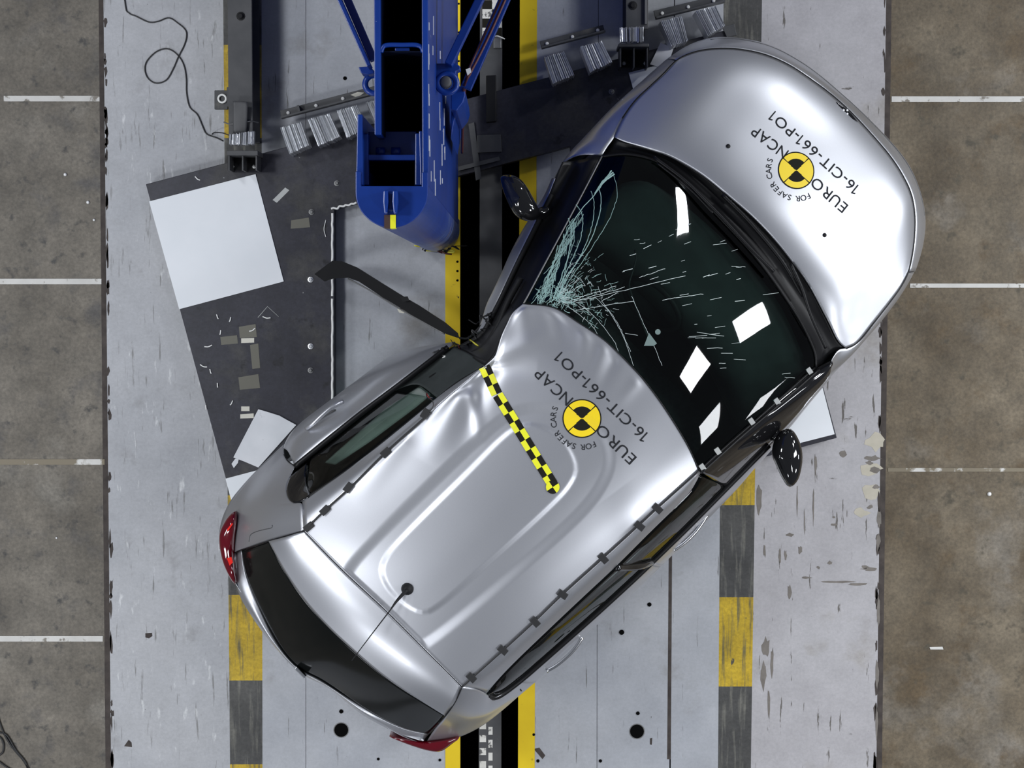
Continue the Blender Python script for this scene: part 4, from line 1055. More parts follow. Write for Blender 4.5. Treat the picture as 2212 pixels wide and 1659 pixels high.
# torn trim strip sticking out of the crushed side
ts = [(679, 592), (718, 563), (738, 564), (772, 578), (826, 612), (881, 646), (904, 659), (962, 697), (989, 720), (992, 731), (965, 722), (894, 683), (826, 642), (775, 608), (752, 600), (718, 602), (701, 608)]
zs = lambda x: 0.22 + 0.55 * max(0, (x - 680) / 312)
v = [P(x, y, zs(x)) for (x, y) in ts] + [P(x, y, zs(x)) - Vector((0, 0, .03)) for (x, y) in ts]
n = len(ts)
f = [tuple(range(n)), tuple(range(n, 2 * n))[::-1]] + [(i, n + i, n + (i + 1) % n, (i + 1) % n) for i in range(n)]
o = fix_normals(mesh_obj('torn_trim_strip', v, f, MT['black_trim'], car))
bm = bmesh.new(); bm.from_mesh(o.data); bmesh.ops.triangulate(bm, faces=[q for q in bm.faces if len(q.verts) > 4]); bm.to_mesh(o.data); bm.free()
tube('trim_edge', [P(752, 602, zs(752) - .005), P(800, 628, zs(800) - .005), P(865, 668, zs(865) - .005), P(960, 721, zs(960) - .005)], 0.004, MT['steel_edge'], car, n=20)
prism('trim_clip', [(858, 668), (868, 664), (880, 671), (872, 677), (862, 675)], .50, .53, MT['tape_pale'], car)
prism('trim_clip', [(864, 642), (880, 640), (884, 650), (870, 652)], .58, .60, MT['rubber'], car)

# -- door mirrors
def pod(name, outline, z, ht, hb, mat):
    c = np.array([tuple(P(x, y, z)) for (x, y) in outline])
    c = catmull(c, 37, closed=True)[:-1]
    ctr = c.mean(0)
    v, f = [], []
    lay = [(-1.0, 0.02), (-0.92, 0.45), (-0.7, 0.75), (-0.35, 0.94), (0, 1.0), (0.35, 0.95), (0.65, 0.80), (0.88, 0.5), (1.0, 0.02)]
    for (h, s) in lay:
        for p in c:
            q = ctr + (p - ctr) * s
            v.append((q[0], q[1], z + (ht if h > 0 else hb) * h))
    m = len(c)
    for i in range(len(lay) - 1):
        for k in range(m):
            l = (k + 1) % m
            f.append((i * m + k, i * m + l, (i + 1) * m + l, (i + 1) * m + k))
    return fix_normals(mesh_obj(name, v, f, mat, car, smooth=True))
mirR = pod('door_mirror', [(1667, 980), (1673, 998), (1690, 1034), (1706, 1053), (1724, 1036), (1733, 998), (1731, 965), (1719, 937), (1706, 926), (1686, 932), (1673, 950)], 1.13, .07, .10, MT['black_gloss'])
tube('mirror_arm', [P(1655, 940, 1.08), P(1675, 940, 1.08), P(1695, 955, 1.10)], 0.035, MT['black_gloss'], mirR, n=10)
tube('mirror_glass_rim', [P(1672, 990, 1.16), P(1688, 1026, 1.16), P(1700, 1045, 1.15)], 0.005, MT['steel_edge'], car)
mirL = pod('door_mirror', [(1081, 383), (1095, 377), (1113, 380), (1132, 395), (1152, 428), (1167, 460), (1158, 474), (1140, 478), (1116, 468), (1099, 442), (1086, 410)], 1.10, .07, .10, MT['black_gloss'])
tube('mirror_arm', [P(1185, 455, 1.03), P(1165, 462, 1.05), P(1145, 460, 1.08)], 0.03, MT['black_gloss'], mirL, n=10)

# -- tail lamps
def lens(name, outline, z, h, mat):
    c = np.array([tuple(P(x, y, z)) for (x, y) in outline])
    c = catmull(c, 41, closed=True)[:-1]; ctr = c.mean(0); m = len(c); v, f = [], []
    for (s, dz_) in [(1.0, -.14), (1.0, 0), (0.85, h * .6), (0.5, h * .9), (0.02, h)]:
        for p in c:
            q = ctr + (p - ctr) * s; v.append((q[0], q[1], z + dz_))
    for i in range(4):
        for k in range(m):
            l = (k + 1) % m; f.append((i * m + k, i * m + l, (i + 1) * m + l, (i + 1) * m + k))
    return fix_normals(mesh_obj(name, v, f, mat, car, smooth=True))
ll = lens('tail_lamp', [(507, 1107), (512, 1127), (509, 1160), (507, 1195), (509, 1235), (510, 1262), (500, 1254), (484, 1222), (475, 1186), (474, 1152), (485, 1127), (497, 1112)], .99, .045, MT['red_lamp'])
prism('lamp_reflector', [(490, 1144), (501, 1130), (503, 1132), (492, 1148)], .99, 1.034, MT['red_bright'], ll)
prism('lamp_reflector', [(490, 1206), (500, 1203), (503, 1215), (496, 1222)], .99, 1.034, MT['red_bright'], ll)
lens('tail_lamp', [(841, 1591), (871, 1594), (912, 1600), (946, 1599), (991, 1594), (979, 1605), (952, 1623), (922, 1621), (875, 1606)], .95, .03, MT['red_lamp'])
# -- shut lines, roof wires and tape
tube('roof_joint', [P(x, y, z + .008) for (x, y, z) in [(656, 1147, 1.43), (743, 1235, 1.462), (838, 1324, 1.472), (929, 1415, 1.462), (998, 1484, 1.43)]], 0.0022, MT['black_trim'], car, n=40, seg=6)
tube('shut_line', [P(656, 1147, 1.437), P(618, 1158, 1.38), P(580, 1169, 1.30), P(551, 1179, 1.18), P(521, 1188, 1.05), P(507, 1194, 1.0)], 0.003, MT['black_trim'], car, n=30, seg=6)
tube('shut_line', [P(998, 1484, 1.437), P(983, 1517, 1.38), P(962, 1547, 1.29), P(946, 1565, 1.17), P(925, 1586, 1.04), P(914, 1600, .97)], 0.003, MT['black_trim'], car, n=30, seg=6)
tube('shut_line', [P(613, 982, .96), P(622, 996, 1.04), P(637, 1007, 1.105)], 0.003, MT['black_trim'], car, seg=6)
tube('bonnet_gap', [P(x, y, z - .004) for (x, y, z) in h_left[1:] + h_front[1:] + h_right[::-1][1:]], 0.0055, MT['black_trim'], car, n=140, seg=6, smooth=4)
tube('roof_joint', [P(x, y, z + .003) for (x, y, z) in r_front], 0.003, MT['black_trim'], car, n=60, seg=6)

dg = bpy.context.evaluated_depsgraph_get()
def bvh(o):
    me = o.data
    return BVHTree.FromPolygons([v.co.copy() for v in me.vertices], [tuple(p.vertices) for p in me.polygons])
BV = {'roof': bvh(roof), 'hood': bvh(hood), 'screen': bvh(screen)}
def hit_px(key, px, py, zg=1.3):
    o = Vector((0, 0, H)); d = ray(px, py).normalized()
    h = BV[key].ray_cast(o, d)
    return h[0] if h[0] is not None else P(px, py, zg)
def drop(key, p, off, zg):
    h = BV[key].ray_cast(Vector((p[0], p[1], 5)), Vector((0, 0, -1)))
    if h[0] is None:
        n = BV[key].find_nearest(Vector((p[0], p[1], zg)))
        return Vector((p[0], p[1], n[0].z + off))
    return h[0] + Vector((0, 0, off))

BV['quarter'] = bvh(quarter)
tube('flap_crease', [hit_px('quarter', x, y) + Vector((0, 0, .0005)) for (x, y) in [(538, 1170), (541, 1156), (552, 1149), (570, 1144), (587, 1140), (588, 1134)]], 0.0022, MT['steel'], quarter, n=24, seg=5)
# black wires along the roof gutters, held down by tape
for (row, taps, mt) in ((r_left, [(665, 1140), (701, 1103), (752, 1053), (833, 977), (918, 893)], 0), (r_right, [(1018, 1466), (1086, 1405), (1156, 1343), (1215, 1283), (1303, 1205), (1381, 1135), (1420, 1098)], 1)):
    rr = [p for p in row if p[1] > 890]
    tube('gutter_wire', [P(x, y, z + .010) for (x, y, z) in rr], 0.0045, MT['cable'], car, n=60, seg=6)
    for (x, y) in taps:
        c = P(x, y, 1.47)
        s = 0.022
        ang = math.radians(45 + random.uniform(-12, 12)) if mt else math.radians(-40 + random.uniform(-12, 12))
        zz = 1.45 if y < 1400 and y > 880 else 1.44
        best = min(rr, key=lambda q: (q[0] - x) ** 2 + (q[1] - y) ** 2)
        zz = best[2]
        w, h = (0.016, 0.024)
        co = []
        for (a_, b_) in ((-w, -h), (w, -h), (w, h), (-w, h)):
            co.append(c + Vector((a_ * math.cos(ang) - b_ * math.sin(ang), a_ * math.sin(ang) + b_ * math.cos(ang), 0)))
        prism('tape_patch', None, zz + .006, zz + .018, MT['tape_black'], car, world_pts=co, bev=.002)
for (x, y) in [(1517, 1009), (1550, 974), (1623, 910), (1678, 867), (1748, 801)]:
    p = hit_px('screen', x, y)
    ang = 0.6
    co = [p + Vector((a_ * math.cos(ang) - b_ * math.sin(ang), a_ * math.sin(ang) + b_ * math.cos(ang), 0)) for (a_, b_) in ((-.012, -.016), (.012, -.016), (.012, .016), (-.012, .016))]
    prism('tape_patch', None, p.z - .004, p.z + .012, MT['tape_grey'], car, world_pts=co)

# -- antenna
c = hit_px('roof', 880, 1272)
lathe('antenna_base', c - Vector((0, 0, .004)), [(0.030, 0), (0.030, 0.006), (0.022, 0.022), (0.008, 0.034)], MT['rubber'], roof, 18)
tube('antenna_rod', [c + Vector((0, 0, .025)), P(858, 1297, c.z + .05), P(845, 1315, c.z + .07)], 0.010, MT['rubber'], roof, n=12, taper=0.004)
tube('antenna_rod', [P(846, 1314, c.z + .07), P(800, 1374, c.z + .12), P(760, 1427, c.z + .16)], 0.003, MT['rubber'], roof, n=12, taper=0.002)

# -- prints on bonnet and roof
def drape(name, verts2, faces, key, mats, midx, off, zg):
    v = [drop(key, p, off, zg) for p in verts2]
    o = mesh_obj(name, v, faces, None, roof if key == 'roof' else hood, mats=mats, midx=midx)
    return o
def emblem(key, px, py, rpx, zg):
    c = hit_px(key, px, py, zg); e = hit_px(key, px + rpx, py, zg); R = (e - c).length
    na, nr = 96, 16
    verts, faces, idx = [(c.x, c.y)], [], []
    for i in range(1, nr + 1):
        for k in range(na):
            a = 2 * math.pi * k / na
            verts.append((c.x + R * i / nr * math.cos(a), c.y + R * i / nr * math.sin(a)))
    for i in range(nr):
        for k in range(na):
            l = (k + 1) % na
            if i == 0: f = (0, 1 + k, 1 + l)
            else: f = (1 + (i - 1) * na + k, 1 + i * na + k, 1 + i * na + l, 1 + (i - 1) * na + l)
            faces.append(f)
            a = math.degrees(2 * math.pi * (k + .5) / na) % 360
            r = (i + .5) / nr
            lim = 44
            black = r > 0.955
            d = min(abs((a - b + 180) % 360 - 180) for b in (lim, 180 - lim, 180 + lim, 360 - lim))
            if r * math.sin(math.radians(min(d, 89))) < 0.028 and r > 0.05: black = True
            if r < 0.60 and (lim < a < 180 - lim or 180 + lim < a < 360 - lim): black = True
            idx.append(1 if black else 0)
    return drape('round_emblem', verts, faces, key, [MT['yellow_print'], MT['black_print']], idx, 0.0018, zg)
GLYPH = {}
def text_mesh(ch):
    if ch in GLYPH: return GLYPH[ch]
    if ch == '1':      # a plain stroke with a flag
        v = np.array([(.16, 0), (.24, 0), (.24, .36), (.16, .36), (.24, .73), (.16, .73), (.16, .62), (.0, .55), (.0, .63)])
        f = [(0, 1, 2, 3), (3, 2, 4, 6), (6, 4, 5), (7, 6, 5, 8)]
        GLYPH[ch] = (v, f); return v, f
    cu = bpy.data.curves.new('txt', 'FONT'); cu.body = ch; cu.size = 1.0; cu.resolution_u = 4
    ob = bpy.data.objects.new('txt', cu); COL.objects.link(ob)
    d = bpy.context.evaluated_depsgraph_get()
    me = bpy.data.meshes.new_from_object(ob.evaluated_get(d))
    bm = bmesh.new(); bm.from_mesh(me); bmesh.ops.triangulate(bm, faces=bm.faces)
    for _ in range(2):
        bmesh.ops.subdivide_edges(bm, edges=[e for e in bm.edges if e.calc_length() > 0.22], cuts=1, use_grid_fill=False)
        bmesh.ops.triangulate(bm, faces=bm.faces)
    v = np.array([tuple(q.co)[:2] for q in bm.verts]); bm.verts.index_update()
    f = [tuple(q.index for q in t.verts) for t in bm.faces]
    bm.free(); bpy.data.objects.remove(ob); bpy.data.meshes.remove(me); bpy.data.curves.remove(cu)
    v[:, 0] -= v[:, 0].min()
    GLYPH[ch] = (v, f)
    return v, f
def line_mesh(t):
    V, Fc, x = [], [], 0.0
    for ch in t:
        v, f = text_mesh(ch)
        b = len(V)
        V += [(q[0] + x, q[1]) for q in v]; Fc += [tuple(b + k for k in g) for g in f]
        x += v[:, 0].max() + 0.13
    return np.array(V), Fc
def text_on(name, s, key, p0, p1, hpx, zg):
    """s printed so that it runs from pixel p0 to pixel p1 (mid height), capitals hpx tall"""
    a, b = hit_px(key, *p0, zg), hit_px(key, *p1, zg)
    v, f = line_mesh(s)
    lo, hi = v.min(0), v.max(0)
    u = (v - lo) / (hi - lo)
    d = Vector((b.x - a.x, b.y - a.y)); n = Vector((-d.y, d.x)).normalized()
    c = hit_px(key, p0[0], p0[1], zg); hh = (hit_px(key, p0[0] - hpx * .7, p0[1] + hpx * .7, zg) - c).length
    w = [(a.x + d.x * q[0] + n.x * (q[1] - .5) * hh, a.y + d.y * q[0] + n.y * (q[1] - .5) * hh) for q in u]
    return drape(name, w, f, key, [MT['text_ink']], [0] * len(f), 0.0018, zg)
def text_arc(s, key, px, py, rpx, a0, a1, hpx, zg):
    c = hit_px(key, px, py, zg); R = (hit_px(key, px + rpx, py, zg) - c).length; hh = R * hpx / rpx
    V, Fc = [], []
    n = len(s)
    wid = {'I': .5, ' ': .55, 'F': .9, 'R': 1.05, 'O': 1.15}
    ws = [wid.get(ch, 1.0) for ch in s]; cum = np.cumsum([0] + ws); tot = cum[-1]
    for i, ch in enumerate(s):
        if ch == ' ': continue
        t = (cum[i] + ws[i] / 2) / tot
        ang = math.radians(a0 + (a1 - a0) * t)
        v, f = text_mesh(ch)
        lo, hi = v.min(0), v.max(0)
        sc = hh / 0.73
        vv = (v - (lo + hi) / 2) * sc
        up = Vector((math.cos(ang), math.sin(ang))); rt = Vector((up.y, -up.x))
        b = len(V)
        for q in vv:
            V.append((c.x + up.x * (R + q[1]) + rt.x * q[0], c.y + up.y * (R + q[1]) + rt.y * q[0]))
        Fc += [tuple(b + k for k in t_) for t_ in f]
    return drape('arc_lettering', V, Fc, key, [MT['text_ink']], [0] * len(Fc), 0.0018, zg)
emblem('roof', 1257, 904, 42, 1.5); emblem('hood', 1720, 368, 38, 1.05)
text_on('lettering', 'EURO', 'roof', (1368, 996), (1292, 923), 24, 1.5)
text_on('lettering', 'NCAP', 'roof', (1231, 869), (1160, 802), 24, 1.5)
text_on('test_number', '16-CIT-661-PO1', 'roof', (1396, 948), (1205, 768), 24, 1.5)
text_arc('FOR SAFER CARS', 'roof', 1257, 904, 62, -60, -206, 13, 1.5)
text_on('lettering', 'EURO', 'hood', (1826, 452), (1756, 390), 22, 1.05)
text_on('lettering', 'NCAP', 'hood', (1698, 335), (1627, 280), 22, 1.05)
text_on('test_number', '16-CIT-661-PO1', 'hood', (1852, 413), (1667, 248), 22, 1.05)
text_arc('FOR SAFER CARS', 'hood', 1720, 368, 57, -60, -206, 12, 1.05)
# chequered measuring tape across the roof
def checker(p0, p1, wpx, n, flip, name='chequer_tape', round_end=False):
    a, b = hit_px('roof', *p0), hit_px('roof', *p1)
    d = Vector((b.x - a.x, b.y - a.y)); nn = Vector((-d.y, d.x)).normalized() * (wpx / 470.0) / 2
    verts, faces, idx = [], [], []
    sub = 3
    rows = n * sub
    for i in range(rows + 1):
        t = i / rows
        for k in range(5):
            s = (k - 2) / 2
            verts.append((a.x + d.x * t + nn.x * s, a.y + d.y * t + nn.y * s))
    for i in range(rows):
        for k in range(4):
            q = i * 5 + k
            faces.append((q, q + 1, q + 6, q + 5)); idx.append(((i // sub) + (k // 2) + flip) % 2)
    drape(name, verts, faces, 'roof', [MT['yellow_tape'], MT['black_print']], idx, 0.003, 1.5)
checker((1046, 792), (1073, 851), 25, 3, 0)
checker((1075, 853), (1194, 1046), 24, 10, 1)
def dot(px, py, r):
    c = hit_px('roof', px, py); R = r / 470.0
    verts, faces, idx = [(c.x, c.y)], [], []
    for i in (1, 2):
        for k in range(32): verts.append((c.x + R * i / 2 * math.cos(2 * math.pi * k / 32), c.y + R * i / 2 * math.sin(2 * math.pi * k / 32)))
    for k in range(32):
        l = (k + 1) % 32
        ang = math.degrees(2 * math.pi * (k + .5) / 32) + 58
        m = int((ang % 360) // 90) % 2
        faces += [(0, 1 + k, 1 + l), (1 + k, 33 + k, 33 + l, 1 + l)]; idx += [m, m]
    drape('chequer_dot', verts, faces, 'roof', [MT['yellow_tape'], MT['black_print']], idx, 0.0045, 1.5)
dot(1194, 1052, 15)
# small stones and washer jets on the bonnet
for (x, y) in [(1573, 316), (1781, 508)]:
    p = hit_px('hood', x, y)
    lathe('washer_jet', p - Vector((0, 0, .003)), [(0.012, 0), (0.011, 0.006), (0.006, 0.012)], MT['rubber'], hood, 10)

# -- cracks and white streaks on the windscreen
random.seed(51)
def ribbon(pts, w, mat, bag, off=0.002):
    p = [hit_px('screen', x, y) + Vector((0, 0, off)) for (x, y) in pts]
    bag[mat].append((p, w))
bag = {'crack': [], 'white_streak': []}
def jag(a, b, n, s):
    out = []
    for k in range(n + 1):
        t = k / n; out.append((a[0] + (b[0] - a[0]) * t + random.uniform(-s, s), a[1] + (b[1] - a[1]) * t + random.uniform(-s, s)))
    return out
def curve(pts, n, s):
    c = catmull([(x, y, 0) for (x, y) in pts], n)
    return [(q[0] + random.uniform(-s, s), q[1] + random.uniform(-s, s)) for q in c]
origin = (1200, 645)
main = [[(1325, 372), (1333, 420), (1320, 465), (1300, 500), (1272, 545), (1240, 590), (1210, 640)],
        [(1293, 405), (1299, 430), (1293, 470), (1275, 520), (1248, 565), (1222, 600), (1205, 645)],
        [(1277, 412), (1283, 440), (1278, 490), (1258, 545), (1232, 590), (1205, 640)],
        [(1245, 442), (1258, 465), (1257, 500), (1245, 540), (1222, 590), (1198, 640)],
        [(1228, 472), (1234, 500), (1228, 550), (1212, 600), (1195, 645)],
        [(1238, 480), (1240, 520), (1226, 560), (1216, 610), (1200, 650)],
        [(1218, 505), (1214, 540), (1200, 590), (1190, 635)], [(1205, 530), (1196, 570), (1182, 610), (1178, 640)],
        [(1318, 375), (1285, 420), (1255, 455), (1225, 500), (1200, 560), (1176, 620)]]
for c in main: ribbon(curve(c, 40, 0.8), random.uniform(.0022, .0042), 'crack', bag)
for k in range(3): ribbon(curve([(1322 + 3 * k, 368 + 4 * k), (1300 + k, 395), (1285, 418)], 16, .8), .006, 'crack', bag)
for k in range(130):   # crushed zone along the pillar
    t = random.random() ** 0.8
    x = 1250 + (1165 - 1250) * t + random.uniform(-6, 14); y = 455 + (640 - 455) * t
    L = random.uniform(14, 42); a = math.radians(random.uniform(95, 130))
    ribbon(jag((x, y), (x + L * math.cos(a), y + L * math.sin(a)), 4, 1.6), random.uniform(.0006, .0026), 'crack', bag)
for k in range(260):  # web of fine cracks right of the strike
    r = 8 + 120 * random.random() ** 1.6; a = math.radians(random.uniform(-75, 35))
    x, y = origin[0] + r * math.cos(a), origin[1] + r * math.sin(a)
    b = a + random.choice([0, 0, 1.57]) + random.uniform(-.35, .35); L = random.uniform(5, 20)
    ribbon(jag((x, y), (x + L * math.cos(b), y + L * math.sin(b)), 3, 1.2), random.uniform(.0007, .0016), random.choice(['crack', 'crack', 'white_streak']), bag)
for k in range(120):
    r = 50 * random.random(); a = random.uniform(0, 6.28)
    x, y = origin[0] + 5 + r * math.cos(a), origin[1] - 4 + r * math.sin(a) * .6
    ribbon(jag((x, y), (x + random.uniform(-14, 14), y + random.uniform(-14, 14)), 3, 1.5), random.uniform(.001, .003), 'crack', bag)
for (a, b) in [((1215, 655), (1330, 618)), ((1225, 655), (1350, 620)), ((1300, 650), (1335, 632)), ((1250, 650), (1480, 596)), ((1380, 600), (1437, 580)), ((1430, 648), (1520, 635)), ((1245, 670), (1370, 650))]:
    ribbon(jag(a, b, 14, 1.0), .0018, 'white_streak', bag)
for c in [[(1225, 660), (1270, 695), (1300, 735), (1310, 745)], [(1250, 655), (1290, 690), (1325, 735), (1338, 765)], [(1285, 640), (1320, 680), (1350, 735), (1368, 790)], [(1300, 650), (1335, 700), (1362, 760)], [(1365, 640), (1390, 700), (1412, 745), (1430, 790)]]:
    ribbon(curve(c, 24, .9), .0015, 'white_streak', bag)
for k in range(46):   # short white streaks scattered over the glass
    x, y = random.uniform(1330, 1600), random.uniform(440, 790)
    if y > 600 + (x - 1330) * 0.9 or y < 430 + (x - 1400) * .5: continue
    L = random.uniform(5, 26); a = math.radians(-32 + (y - 440) * 0.10 + random.uniform(-5, 5))
    ribbon([(x, y), (x + L * math.cos(a), y + L * math.sin(a))], random.uniform(.0008, .0024), 'white_streak', bag)
for (x, y, L) in [(1505, 718, 60), (1502, 730, 45), (1488, 727, 40), (1527, 752, 34), (1553, 785, 14), (1555, 796, 14), (1695, 815, 22), (1690, 808, 18), (1470, 495, 18), (1540, 529, 30), (1580, 575, 22), (1648, 637, 34), (1590, 577, 20), (1370, 518, 12), (1382, 526, 12), (1350, 720, 28)]:
    a = math.radians(random.uniform(-8, 8))
    ribbon(jag((x, y), (x + L * math.cos(a), y + L * math.sin(a)), 3, .6), .0015, 'white_streak', bag)
for m, items in bag.items():
    v, f = [], []
    for (p, w) in items:
        for i, q in enumerate(p):
            t = (p[min(i + 1, len(p) - 1)] - p[max(i - 1, 0)]); t.z = 0
            s = Vector((-t.y, t.x, 0)).normalized() * w / 2 if t.length > 1e-9 else Vector((w, 0, 0))
            v += [q - s, q + s]
            if i:
                b = len(v) - 4; f.append((b, b + 1, b + 3, b + 2))
    o = mesh_obj('glass_cracks_streaks', v, f, MT[m], screen); o['kind'] = 'stuff'
    md = o.modifiers.new('sheet', 'SOLIDIFY'); md.thickness = .0006; md.offset = 1
# sensor window behind the mirror and fixtures on the glass
def on_glass(name, pts, mat, off=.003):
    v = [hit_px('screen', x, y) + Vector((0, 0, off)) for (x, y) in pts]
    o = mesh_obj(name, v, [tuple(range(len(v)))], mat, screen)
    md = o.modifiers.new('sheet', 'SOLIDIFY'); md.thickness = .001; md.offset = 1
MT['sensor'] = plain('sensor_window', (0.16, 0.22, 0.21), 0.3)
on_glass('sensor_window', [(1391, 747), (1402, 719), (1419, 742), (1412, 747)], MT['sensor'])
c0 = (1421, 717)
on_glass('sensor_dot', [(c0[0] + 6 * math.cos(a), c0[1] + 6 * math.sin(a)) for a in np.linspace(0, 6.28, 15)[:-1]], MT['sensor'])
tube('mirror_wire', [hit_px('screen', x, y) + Vector((0, 0, -.02)) for (x, y) in [(1372, 540), (1374, 560), (1366, 590), (1360, 615), (1368, 645), (1385, 690), (1405, 740)]], .004, MT['cable'], car, n=30)

# -- wipers
def wiper(pts, r):
    tube('wiper_arm', PX(pts), r, MT['black_trim'], car, n=30)
wiper([(1412, 339, 1.10), (1480, 390, 1.13), (1525, 435, 1.145), (1560, 470, 1.15), (1620, 535, 1.155), (1672, 587, 1.15)], .008)
wiper([(1420, 352, 1.10), (1490, 408, 1.13), (1540, 460, 1.145)], .006)
wiper([(1708, 570, 1.13), (1732, 622, 1.13), (1752, 682, 1.12), (1784, 752, 1.09)], .008)
wiper([(1560, 420, 1.11), (1620, 480, 1.12), (1690, 565, 1.12), (1735, 640, 1.11)], .010)

# -- cabin: floor tub, dashboard, seats, wheel (seen dimly through the glass)
cabin = [P(1300, 345, .5), P(1780, 790, .5), P(1560, 1060, .5), P(1080, 1500, .5), P(960, 1540, .5), P(560, 1180, .5), P(640, 1010, .5), P(860, 850, .5), P(1010, 775, .5), P(1080, 690, .5)]
prism('cabin_floor', None, .30, .42, MT['interior'], car, world_pts=inset(cabin, .5, .05))
da = [P(1305, 360, .98), P(1400, 390, 1.02), P(1505, 465, 1.04), P(1595, 550, 1.04), (P(1680, 650, 1.02)), P(1745, 790, .98)]
db = [q - ax_d * 0.42 - Vector((0, 0, .06)) for q in da]
dc = [q - ax_d * 0.46 - Vector((0, 0, .35)) for q in da]
for row in (da, db, dc):
    row[0] -= ax_n * .12
grid_obj('dashboard', loft([da, [0.5 * (a_ + b_) + Vector((0, 0, .02)) for a_, b_ in zip(da, db)], db, dc], 30, 5, 2), MT['interior'], car)
def seat(off_n, along):
    c = axR + ax_d * along + ax_n * off_n
    def Q(t, s, z): return c + ax_d * t + ax_n * s + Vector((0, 0, z - c.z))
    grid_obj('seat_base', loft([[Q(.28, s, .62 - .04 * abs(s) * 4) for s in (-.24, -.12, 0, .12, .24)], [Q(.05, s, .66 - .02 * abs(s) * 4) for s in (-.25, -.12, 0, .12, .25)], [Q(-.22, s, .58) for s in (-.25, -.12, 0, .12, .25)]], 16, 5, 0), MT['seat'], car, .12)
    grid_obj('seat_back', loft([[Q(-.18, s, .60) for s in (-.24, -.12, 0, .12, .24)], [Q(-.27 - .05 * (1 - abs(s) * 3), s, .9) for s in (-.25, -.12, 0, .12, .25)], [Q(-.38, s, 1.14) for s in (-.18, -.1, 0, .1, .18)]], 16, 6, 0), MT['seat'], car, .10)
    prism('headrest', None, 1.12, 1.28, MT['seat'], car, world_pts=[Q(-.36, -.12, 1), Q(-.36, .12, 1), Q(-.45, .11, 1), Q(-.45, -.11, 1)], bev=.03)
for (s, t) in ((-.36, 2.10), (.10, 2.10), (-.34, 1.25), (.30, 1.25)):
    seat(s, t)
wc = axR + ax_d * 2.58 + ax_n * .12
tube('steering_wheel', [wc + ax_n * (.17 * math.cos(a)) + ax_d * (.17 * math.sin(a) * .45) + Vector((0, 0, .30 + .15 * math.sin(a))) for a in np.linspace(0, 2 * math.pi, 17)[:-1]], .014, MT['rubber'], car, n=40, closed=True)
MT['window_tone_board'] = worn('window_tone_board', (0.42, 0.45, 0.44), (0.50, 0.52, 0.51), [], 0.8, 12)  # boards added under the side glass to lighten the windows
MT['window_tone_board_dark'] = worn('window_tone_board_dark', (0.10, 0.115, 0.11), (0.14, 0.155, 0.15), [], 0.8, 12)
prism('window_tone_board', [(700, 1000), (725, 1005), (800, 955), (900, 880), (930, 855), (905, 835), (835, 880)], .90, 1.0, MT['window_tone_board'], car, bev=.01)
prism('window_tone_board', [(1115, 1456), (1128, 1462), (1220, 1380), (1367, 1247), (1356, 1235), (1200, 1368)], .90, 1.0, MT['window_tone_board_dark'], car, bev=.01)
prism('window_tone_board', [(1385, 1215), (1400, 1225), (1500, 1110), (1560, 1045), (1540, 1030)], .90, 1.0, MT['window_tone_board_dark'], car, bev=.01)
# -- underbody and wheels
under = inset(fbv[::6], .5, .10) + inset(PX([(1950, 632, .75), (1850, 752, .75), (1751, 864, .75), (1632, 1008, .75), (1440, 1211, .75), (1286, 1352, .75), (1158, 1472, .75), (1037, 1571, .75)]), .5, .10) + inset(PX([(914, 1601, .75), (777, 1540, .75), (664, 1464, .75), (566, 1364, .75), (505, 1268, .75), (500, 1078, .75), (590, 982, .75), (716, 870, .75), (834, 790, .75), (985, 760, .75), (1060, 660, .75), (1104, 560, .75), (1180, 420, .75), (1320, 250, .75)]), .5, .10)
prism('underbody', None, .24, .40, MT['rubber'], car, world_pts=under)
def wheel(along, side, nm='wheel'):
    c = axR + ax_d * along + ax_n * side
    rot = Matrix((ax_d, Vector((0, 0, 1)), ax_n)).transposed()
    rot = rot.to_3x3()
    s = 1 if side > 0 else -1
    c = Vector((c.x, c.y, ZP + .31))
    w = lathe(nm, c, [(.20, -.09), (.29, -.095), (.308, -.07), (.310, 0), (.308, .07), (.29, .095), (.20, .09)], MT['rubber'], car, 32, rot=rot)
    lathe('wheel_rim', c + ax_n * (s * .07), [(.20, -.02), (.19, .0), (.17, .015), (.06, .02), (.03, .03)], MT['alu'], w, 24, rot=rot)
for (a, s) in ((3.20, .66), (3.18, -.70), (.66, .68), (.66, -.70)):
    wheel(a, s)

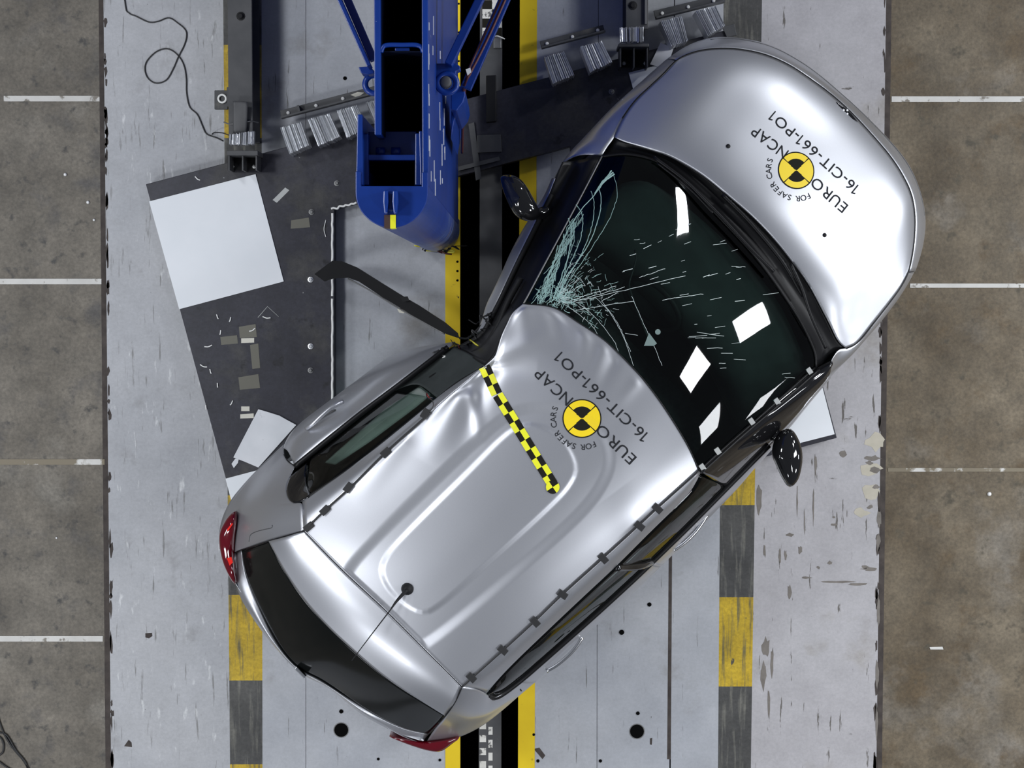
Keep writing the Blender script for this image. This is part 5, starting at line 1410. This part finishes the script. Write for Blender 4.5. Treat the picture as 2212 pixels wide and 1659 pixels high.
# ------------------------------------------------------------------ loose things on the floor
cab = [(805, 0), (830, 80), (880, 105), (960, 142), (1020, 138), (1090, 115), (1150, 150), (1195, 190), (1205, 230), (1190, 290), (1150, 370), (1120, 440), (1075, 515), (1010, 537), (960, 510), (937, 460), (945, 400), (1000, 340), (1060, 315), (1110, 325), (1160, 370), (1190, 430), (1203, 510), (1205, 600), (1225, 690), (1275, 740), (1310, 820), (1335, 865), (1400, 890), (1440, 910)]
pts = [P(x * .33454, y * .33454, .006) for (x, y) in cab]
pts = [pts[0] + Vector((-.05, .5, 0))] + pts
o = tube('floor_cable', pts, .0036, MT['cable'], None, n=220, seg=6)
tag(o, 'thin black cable looping over the pale floor at upper left', 'cable')
o = tube('floor_cable', [P(458, 290, .006), P(464, 286, .03), P(480, 287, .1), P(494, 292, .2)], .003, MT['cable'], None, n=20, seg=6)
tag(o, 'short black lead rising from the floor to the foil of the left beam', 'cable')
for (c, l) in [([(-30, 1240), (0, 1345), (40, 1440), (100, 1530), (160, 1600), (210, 1680)], 'black cable at the lower left corner, the long one slanting down across the concrete'),
               ([(-40, 1405), (0, 1410), (50, 1430), (110, 1530), (175, 1610), (200, 1680)], 'black cable at the lower left corner lying just under the long slanting one'),
               ([(-40, 1430), (0, 1442), (24, 1485), (22, 1540), (0, 1565), (-40, 1580)], 'black cable bowing into view as a half loop at the left edge'),
               ([(-40, 1600), (0, 1618), (30, 1640), (70, 1665), (120, 1690)], 'black cable end at the very bottom left corner of the floor')]:
    o = tube('floor_cable', [P(x * .3068, 1150 + y * .3068, .003) for (x, y) in c], .0055, MT['cable'], None, n=50, seg=6)
    tag(o, l, 'cable')
random.seed(61)
for (x, y, r, l) in [(141, 377, 4, 'white crumb on the left concrete, between the first and second bay lines'), (190, 437, 4, 'white crumb on the left concrete beside the joint'),
                  (203, 475, 3, 'tiny pale crumb beside the left floor joint below a larger crumb'), (2137, 1067, 5, 'white crumb on the brown concrete at the right'),
                  (122, 1162, 2.5, 'tiny white crumb on the left concrete level with the tail lamp')]:
    c = P(x, y, 0); R = r / 390
    o = lathe('white_crumb', (c.x, c.y, -.004), [(R * .7, 0), (R, R * .5), (R * .6, R * 1.1), (R * .2, R * 1.3)], MT['crumb'], None, 7)
    tag(o, l, 'crumb')
